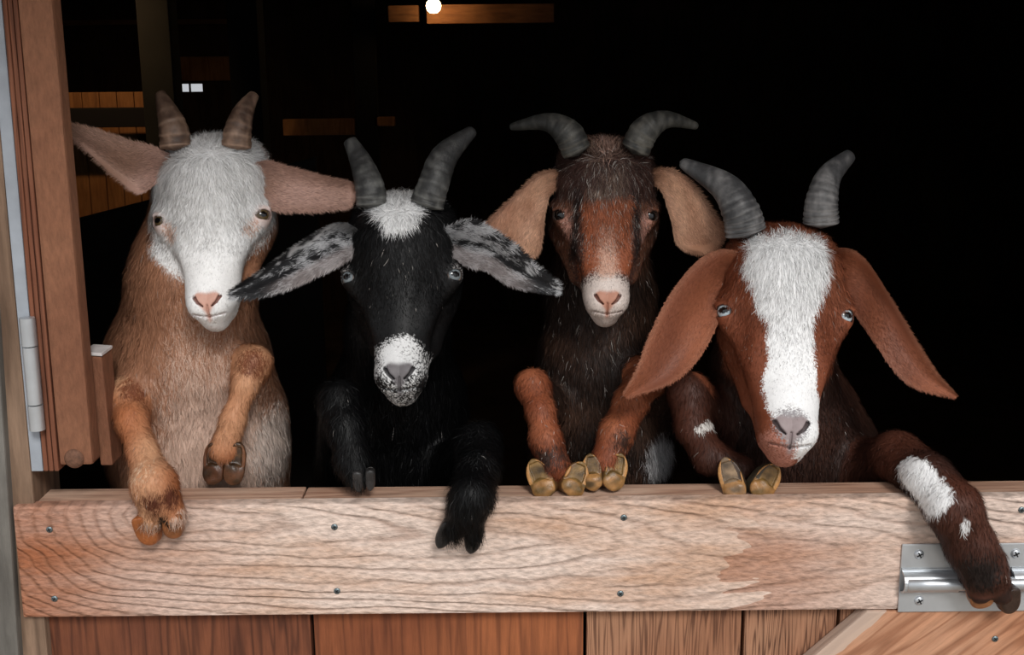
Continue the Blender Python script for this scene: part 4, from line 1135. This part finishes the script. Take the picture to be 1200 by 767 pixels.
# ---- goat 3: dark red-brown, wide flat horns
H3 = Head(P(712, 350, .085), P(711, 164, .165), sec=[.010, .018, .0265, .0335, .0335, .037, .047, .058, .066, .070, .070, .065, .056, .034],
          eye=(.0610, .034, .128), er=.0132, jaw=1.28)
def col3(p, q, u):
    n = len(p); dk = lin(40, 28, 23); red = lin(146, 82, 54); x, y, z = q[:, 0], q[:, 1], q[:, 2]
    c = pick(T_(dk, n), T_(lin(74, 52, 41), n), np.clip(.4+.4*wnoise(p, 60, 5), 0, 1), u, .8)
    lg = np.minimum(d_chain(p, L3a[0][1:], L3a[1][1:]), d_chain(p, L3b[0][1:], L3b[1][1:])) < 0.008
    lc = mixc(T_(lin(118, 60, 37), n), T_(lin(156, 92, 62), n), np.clip(.5+.5*wnoise(p, 60, 7), 0, 1))
    c[lg] = lc[lg]
    for a in ((622, 446, .09), (632, 540, .05), (668, 530, .05), (694, 515, .05), (732, 520, .06)):
        c = pick(c, T_(lin(52, 36, 30), n), near(p, P(a[0], a[1], a[2]-.018), .004, .034)*np.clip(.8+.35*wnoise(p, 120, 3), 0, 1), u, .7)
    c = pick(c, T_(lin(200, 196, 196), n), near(p, P(772, 535, .2), .02, .045), u)
    hm = hmask(q)
    ax = np.abs(x)
    f = T_(lin(66, 44, 38), n)
    br = sstep(.046, .026, ax+.004*wnoise(q, 80, 2))*sstep(.020, .05, z)*sstep(.176, .130, z+.006*wnoise(q, 90, 6))
    f = pick(f, T_(red, n), br, u, .5)
    top = sstep(.038, .018, ax)*sstep(.138, .160, z)*.75
    f = pick(f, T_(lin(120, 100, 88), n), top*np.clip(.8+.5*wnoise(q, 90, 5), 0, 1), u, .5)
    f = pick(f, T_(lin(186, 150, 134), n), sstep(.022, .004, ax)*sstep(.185, .222, z)*.8, u, .5)
    sidec = sstep(.036, .048, ax)*sstep(.165, .140, z)
    f = pick(f, T_(lin(112, 72, 54), n), sidec*.75, u)
    f = pick(f, T_(lin(176, 128, 112), n), (near(np.stack([ax, y, z], 1), (.050, .02, .120), .006, .026)+near(np.stack([ax, y, z], 1), (.048, .02, .098), .006, .022)).clip(0, 1)*.8, u)
    # dark stripe between eye and bridge
    f = pick(f, T_(lin(36, 26, 24), n), sstep(.010, .002, np.abs(ax-.041+.12*(z-.12)))*sstep(.185, .15, z)*sstep(.03, .09, z)*.75, u, .6)
    mz = sstep(.064, .016, z+.7*np.clip(ax-.008, 0, 1)+.003*wnoise(q, 120, 3))*sstep(.068, .052, y)
    f = pick(f, T_(lin(206, 192, 184), n), mz, u, .4)
    f = pick(f, T_(lin(190, 150, 130), n), sstep(.026, .004, ax)*sstep(.02, .04, z)*sstep(.150, .05, z)*.75, u, .8)
    c = c*(1-hm[:, None])+f*hm[:, None]
    for e in H3.eyes(): c = mixc(c, T_(lin(28, 20, 18), n), near(q, e, H3.er*1.08, H3.er*1.3)*.9)
    c = nosepad(c, q, lin(176, 126, 106), lin(96, 54, 44))
    return c
L3a = (LP((665, 500, .24), (624, 452, .12), (634, 482, .085), (640, 515, .062), (650, 545, .050)), [.030, .0205, .0165, .0185, .020])
L3b = (LP((790, 470, .25), (758, 440, .16), (740, 470, .115), (722, 508, .075), (710, 540, .060)), [.036, .024, .0205, .0205, .020])
def ear3(t, s, V, side, u):
    n = len(t)
    c = mixc(T_(lin(196, 152, 124), n), T_(lin(160, 112, 86), n), np.clip(.4+.6*wnoise(V, 70, 4)+.2*wnoise(V, 240, 3), 0, 1))
    e = np.minimum(s, 1-s)
    return mixc(c, T_(lin(112, 78, 60), n), sstep(.10, .03, e)*.7*(side > 0)+sstep(.12, .02, t)*.5)
sol, rm_ = lin(112, 86, 48), lin(176, 128, 76)
G3 = dict(seed=37, head=H3, root=P(710, 560, .4), label='dark reddish-brown goat with flat outswept horns and broad drooping pale-lined ears',
    body=[(LP((710, 240, .24), (704, 350, .27), (702, 430, .26)), [.058, .066, .078], .05),
          (LP((702, 430, .26), (705, 520, .27)), [.085, .105], .05),
          ([P(705, 520, .27), np.array([.11, .40, .72]), np.array([.11, .50, .45])], [.10, .098, .09], .05),
          ([np.array([.06, .5, .45]), np.array([.05, .48, .25]), np.array([.05, .54, .12]), np.array([.05, .52, .03])], [.07, .04, .025, .028], .03),
          ([np.array([.16, .5, .45]), np.array([.17, .48, .25]), np.array([.17, .54, .12]), np.array([.17, .52, .03])], [.07, .04, .025, .028], .03)],
    legs=[(L3a[0], L3a[1], .03), (L3b[0], L3b[1], .03)],
    color=col3, iris=lin(16, 12, 11), horns=[[(676, 178, .160, 34), (665, 156, .160, 34), (640, 143, .170, 21), (597, 149, .195, 8)],
                                             [(744, 176, .160, 34), (757, 152, .160, 33), (782, 140, .170, 20), (818, 148, .195, 8)]],
    horncol=(lin(42, 42, 40), lin(92, 90, 84)), rings=7, rdepth=.03,
    ears=[dict(edges=([(662, 205, .185), (645, 200, .168), (626, 207, .160), (600, 232, .150), (574, 256, .140), (570, 266, .138), (590, 292, .135)], [(662, 214, .185), (647, 224, .168), (641, 240, .160), (638, 258, .150), (635, 285, .142), (630, 296, .140), (616, 307, .137)]), color=ear3, bulge=-.008, fold=.003, thick=.005),
          dict(edges=([(758, 203, .185), (776, 197, .168), (795, 202, .165), (818, 222, .165), (838, 250, .165), (848, 272, .165), (840, 290, .165)], [(758, 212, .185), (774, 222, .168), (782, 245, .165), (787, 262, .162), (791, 282, .160), (803, 292, .160), (822, 296, .162)]), color=ear3, bulge=-.008, fold=.003, thick=.005)],
    hooves=[(P(641, 582, .022), P(622, 537, .040), (-.25, -1, .25), .031, .030, lin(110, 78, 46), sol, rm_, dict(outer=-1, point=.72)),
            (P(668, 580, .022), P(684, 540, .040), (.25, -1, .25), .031, .030, lin(110, 78, 46), sol, rm_, dict(outer=1, point=.72)),
            (P(695, 573, .030), P(691, 530, .046), (-.2, -1, .25), .025, .028, lin(100, 74, 46), lin(92, 70, 40), rm_, dict(outer=-1, point=.72)),
            (P(717, 573, .030), P(729, 530, .046), (.25, -1, .25), .029, .028, lin(110, 80, 50), sol, rm_, dict(outer=1, point=.72))],
    nfur=95000, blen=.015, hd=2.6, jit=.34, sheen=.02, grey=.05, tuft=1.5)

# ---- goat 4: brown with a broad white blaze
H4 = Head(P(927, 500, -.030), P(924, 258, .110), yaw=-.06, sec=[.011, .020, .027, .0315, .034, .040, .050, .059, .0655, .069, .068, .061, .050, .030],
          eye=(.0605, .035, .134), er=.0122, jaw=.92)
def col4(p, q, u):
    n = len(p); x, y, z = q[:, 0], q[:, 1], q[:, 2]; br = lin(122, 66, 44); wh = lin(238, 238, 238)
    c = pick(T_(lin(40, 24, 19), n), T_(lin(64, 38, 28), n), np.clip(.5+.4*wnoise(p, 40, 5), 0, 1), u, .8)
    lg = np.minimum(d_chain(p, L4a[0], L4a[1]), d_chain(p, L4b[0], L4b[1])) < 0.008
    c[lg] = mixc(T_(lin(46, 26, 20), n), T_(lin(78, 43, 31), n), np.clip(.5+.5*wnoise(p, 50, 8), 0, 1))[lg]
    c = pick(c, T_(lin(34, 26, 24), n), near(p, P(1146, 672, -.06), .012, .045)*.9, u, .5)
    wp = sstep(.024, .014, d_cone(p, P(1058, 552, .0), .008, P(1084, 578, -.035), .010)+.004*wnoise(p, 90, 3))
    c = pick(c, T_(wh, n), wp, u, .2)
    c = pick(c, T_(lin(60, 34, 26), n), near(p, P(1112, 556, -.045), .004, .012), u, .2)
    c = pick(c, T_(wh, n), near(p*np.array([1.6, 1, .8]), P(1132, 618, -.066)*np.array([1.6, 1, .8]), .005, .012), u, .2)
    c = pick(c, T_(lin(210, 205, 200), n), sstep(.008, .004, d_cone(p, P(818, 504, .088), .001, P(846, 490, .10), .001)), u, .2)
    c = pick(c, T_(lin(150, 156, 140), n), near(p, P(1108, 538, .12), .02, .03)*.8, u, .3)
    hm = hmask(q)
    f = mixc(T_(br, n), T_(lin(140, 82, 58), n), np.clip(.4+.5*wnoise(q, 45, 3), 0, 1))
    wz = np.interp(z, [-.03, 0.0, .02, .045, .075, .105, .135, .165, .20, .225, .25], [.008, .022, .030, .028, .023, .024, .032, .042, .043, .036, .02])
    cx = np.interp(z, [-.03, .0, .04, .10, .25], [.010, .007, .004, .000, -.002])
    m = sstep(.004, -.004, np.abs(x-cx)-wz+.003*wnoise(q, 120, 7))*sstep(.218, .204, z+.004*wnoise(q, 90, 4))
    m = m*sstep(.030, .022, y+0*z)+0*m
    f = pick(f, T_(wh, n), m, u, .15)
    # white lip on one side
    f = pick(f, T_(wh, n), sstep(.004, -.002, np.abs(x-.020)-.006)*sstep(.01, -.005, z)*sstep(.06, .05, y)*.9, u, .2)
    f = pick(f, T_(lin(176, 120, 104), n), sstep(-.0, -.012, z)*sstep(.012, .004, x)*.7, u, .4)
    nz = near(q, (0, .004, .002), .012, .026)
    f = pick(f, T_(lin(150, 146, 148), n), nz*.85, u, .3)
    c = c*(1-hm[:, None])+f*hm[:, None]
    for e in H4.eyes(): c = mixc(c, T_(lin(46, 26, 20), n), near(q, e, H4.er*1.08, H4.er*1.3)*.9)
    c = nosepad(c, q, lin(150, 136, 136), lin(60, 46, 46))
    return c
L4a = (LP((870, 520, .22), (808, 462, .14), (812, 500, .110), (832, 535, .080), (868, 548, .065)), [.040, .028, .022, .020, .017])
L4b = (LP((1000, 560, .18), (1050, 535, .090), (1088, 560, .012), (1118, 596, -.030), (1138, 640, -.034), (1152, 668, -.034)), [.045, .032, .029, .032, .029, .028])
T4 = [(LP((1144, 658, -.034), (1148, 692, -.032)), [.022, .016]), (LP((1158, 658, -.034), (1173, 694, -.030)), [.022, .015])]
def ear4(t, s, V, side, u):
    n = len(t)
    c = mixc(T_(lin(142, 84, 58), n), T_(lin(116, 66, 46), n), np.clip(.5+.6*wnoise(V, 50, 4), 0, 1))
    return mixc(c, T_(lin(168, 116, 92), n), (sstep(.10, .02, np.minimum(s, 1-s))*.5))
G4 = dict(seed=51, head=H4, root=P(930, 560, .3), label='reddish-brown goat with a broad white blaze and long hanging ears, at the right end',
    body=[(LP((925, 330, .20), (905, 430, .21)), [.060, .075], .05),
          (LP((905, 430, .21), (915, 520, .25), (935, 560, .27)), [.08, .115, .12], .05),
          ([P(935, 560, .27), np.array([.34, .40, .72]), np.array([.34, .50, .45])], [.12, .10, .09], .05),
          ([np.array([.29, .5, .45]), np.array([.28, .48, .25]), np.array([.28, .54, .12]), np.array([.28, .52, .03])], [.07, .04, .025, .028], .03),
          ([np.array([.39, .5, .45]), np.array([.40, .48, .25]), np.array([.40, .54, .12]), np.array([.40, .52, .03])], [.07, .04, .025, .028], .03)],
    legs=[(L4a[0], L4a[1], .03), (L4b[0], L4b[1], .03)], toes=T4,
    color=col4, iris=lin(190, 204, 210), horns=[[(874, 272, .125, 48), (868, 248, .125, 44), (848, 218, .140, 34), (797, 189, .165, 12)],
                                             [(962, 262, .125, 42), (963, 236, .125, 38), (972, 206, .140, 29), (998, 180, .160, 15)]],
    horncol=(lin(58, 58, 59), lin(124, 122, 121)), rings=12, rdepth=.06,
    ears=[dict(edges=([(880, 300, .13), (848, 292, .10), (818, 305, .085), (785, 345, .06), (760, 395, .035), (747, 430, .022), (732, 461, .018)], [(880, 322, .13), (852, 352, .10), (840, 380, .085), (828, 405, .06), (810, 430, .035), (783, 450, .022), (736, 465, .018)]), color=ear4, bulge=-.012, fold=.004, nfur=9000, len=.004, thick=.006),
          dict(edges=([(955, 300, .13), (988, 290, .10), (1014, 304, .085), (1045, 350, .06), (1075, 400, .045), (1098, 436, .038), (1120, 462, .035)], [(955, 322, .13), (986, 352, .10), (1008, 376, .085), (1026, 402, .06), (1048, 434, .045), (1074, 454, .038), (1118, 465, .035)]), color=ear4, bulge=-.012, fold=-.004, nfur=9000, len=.004, thick=.006)],
    hooves=[(P(864, 586, .020), P(848, 535, .038), (-.35, -1, .25), .030, .028, lin(70, 56, 46), lin(120, 100, 78), rm_, dict(outer=-1, point=.72)),
            (P(888, 584, .020), P(912, 543, .034), (.35, -1, .25), .034, .028, lin(64, 56, 44), lin(118, 90, 50), rm_, dict(outer=1, point=.72)),
            (P(1143, 680, -.014), P(1149, 708, -.016), (0.1, 1, 0), .030, .034, lin(140, 92, 56), lin(90, 60, 30), lin(170, 120, 90), dict(hollow=0, point=.45)),
            (P(1173, 680, -.014), P(1179, 715, -.016), (-0.1, 1, 0), .026, .032, lin(52, 36, 28), lin(90, 60, 30), lin(120, 80, 56), dict(hollow=0, point=.45))],
    nfur=85000, blen=.011, hd=2.4, jit=.22, leglen=.010)
for g_ in (G1, G2, G3, G4): build_goat(g_)
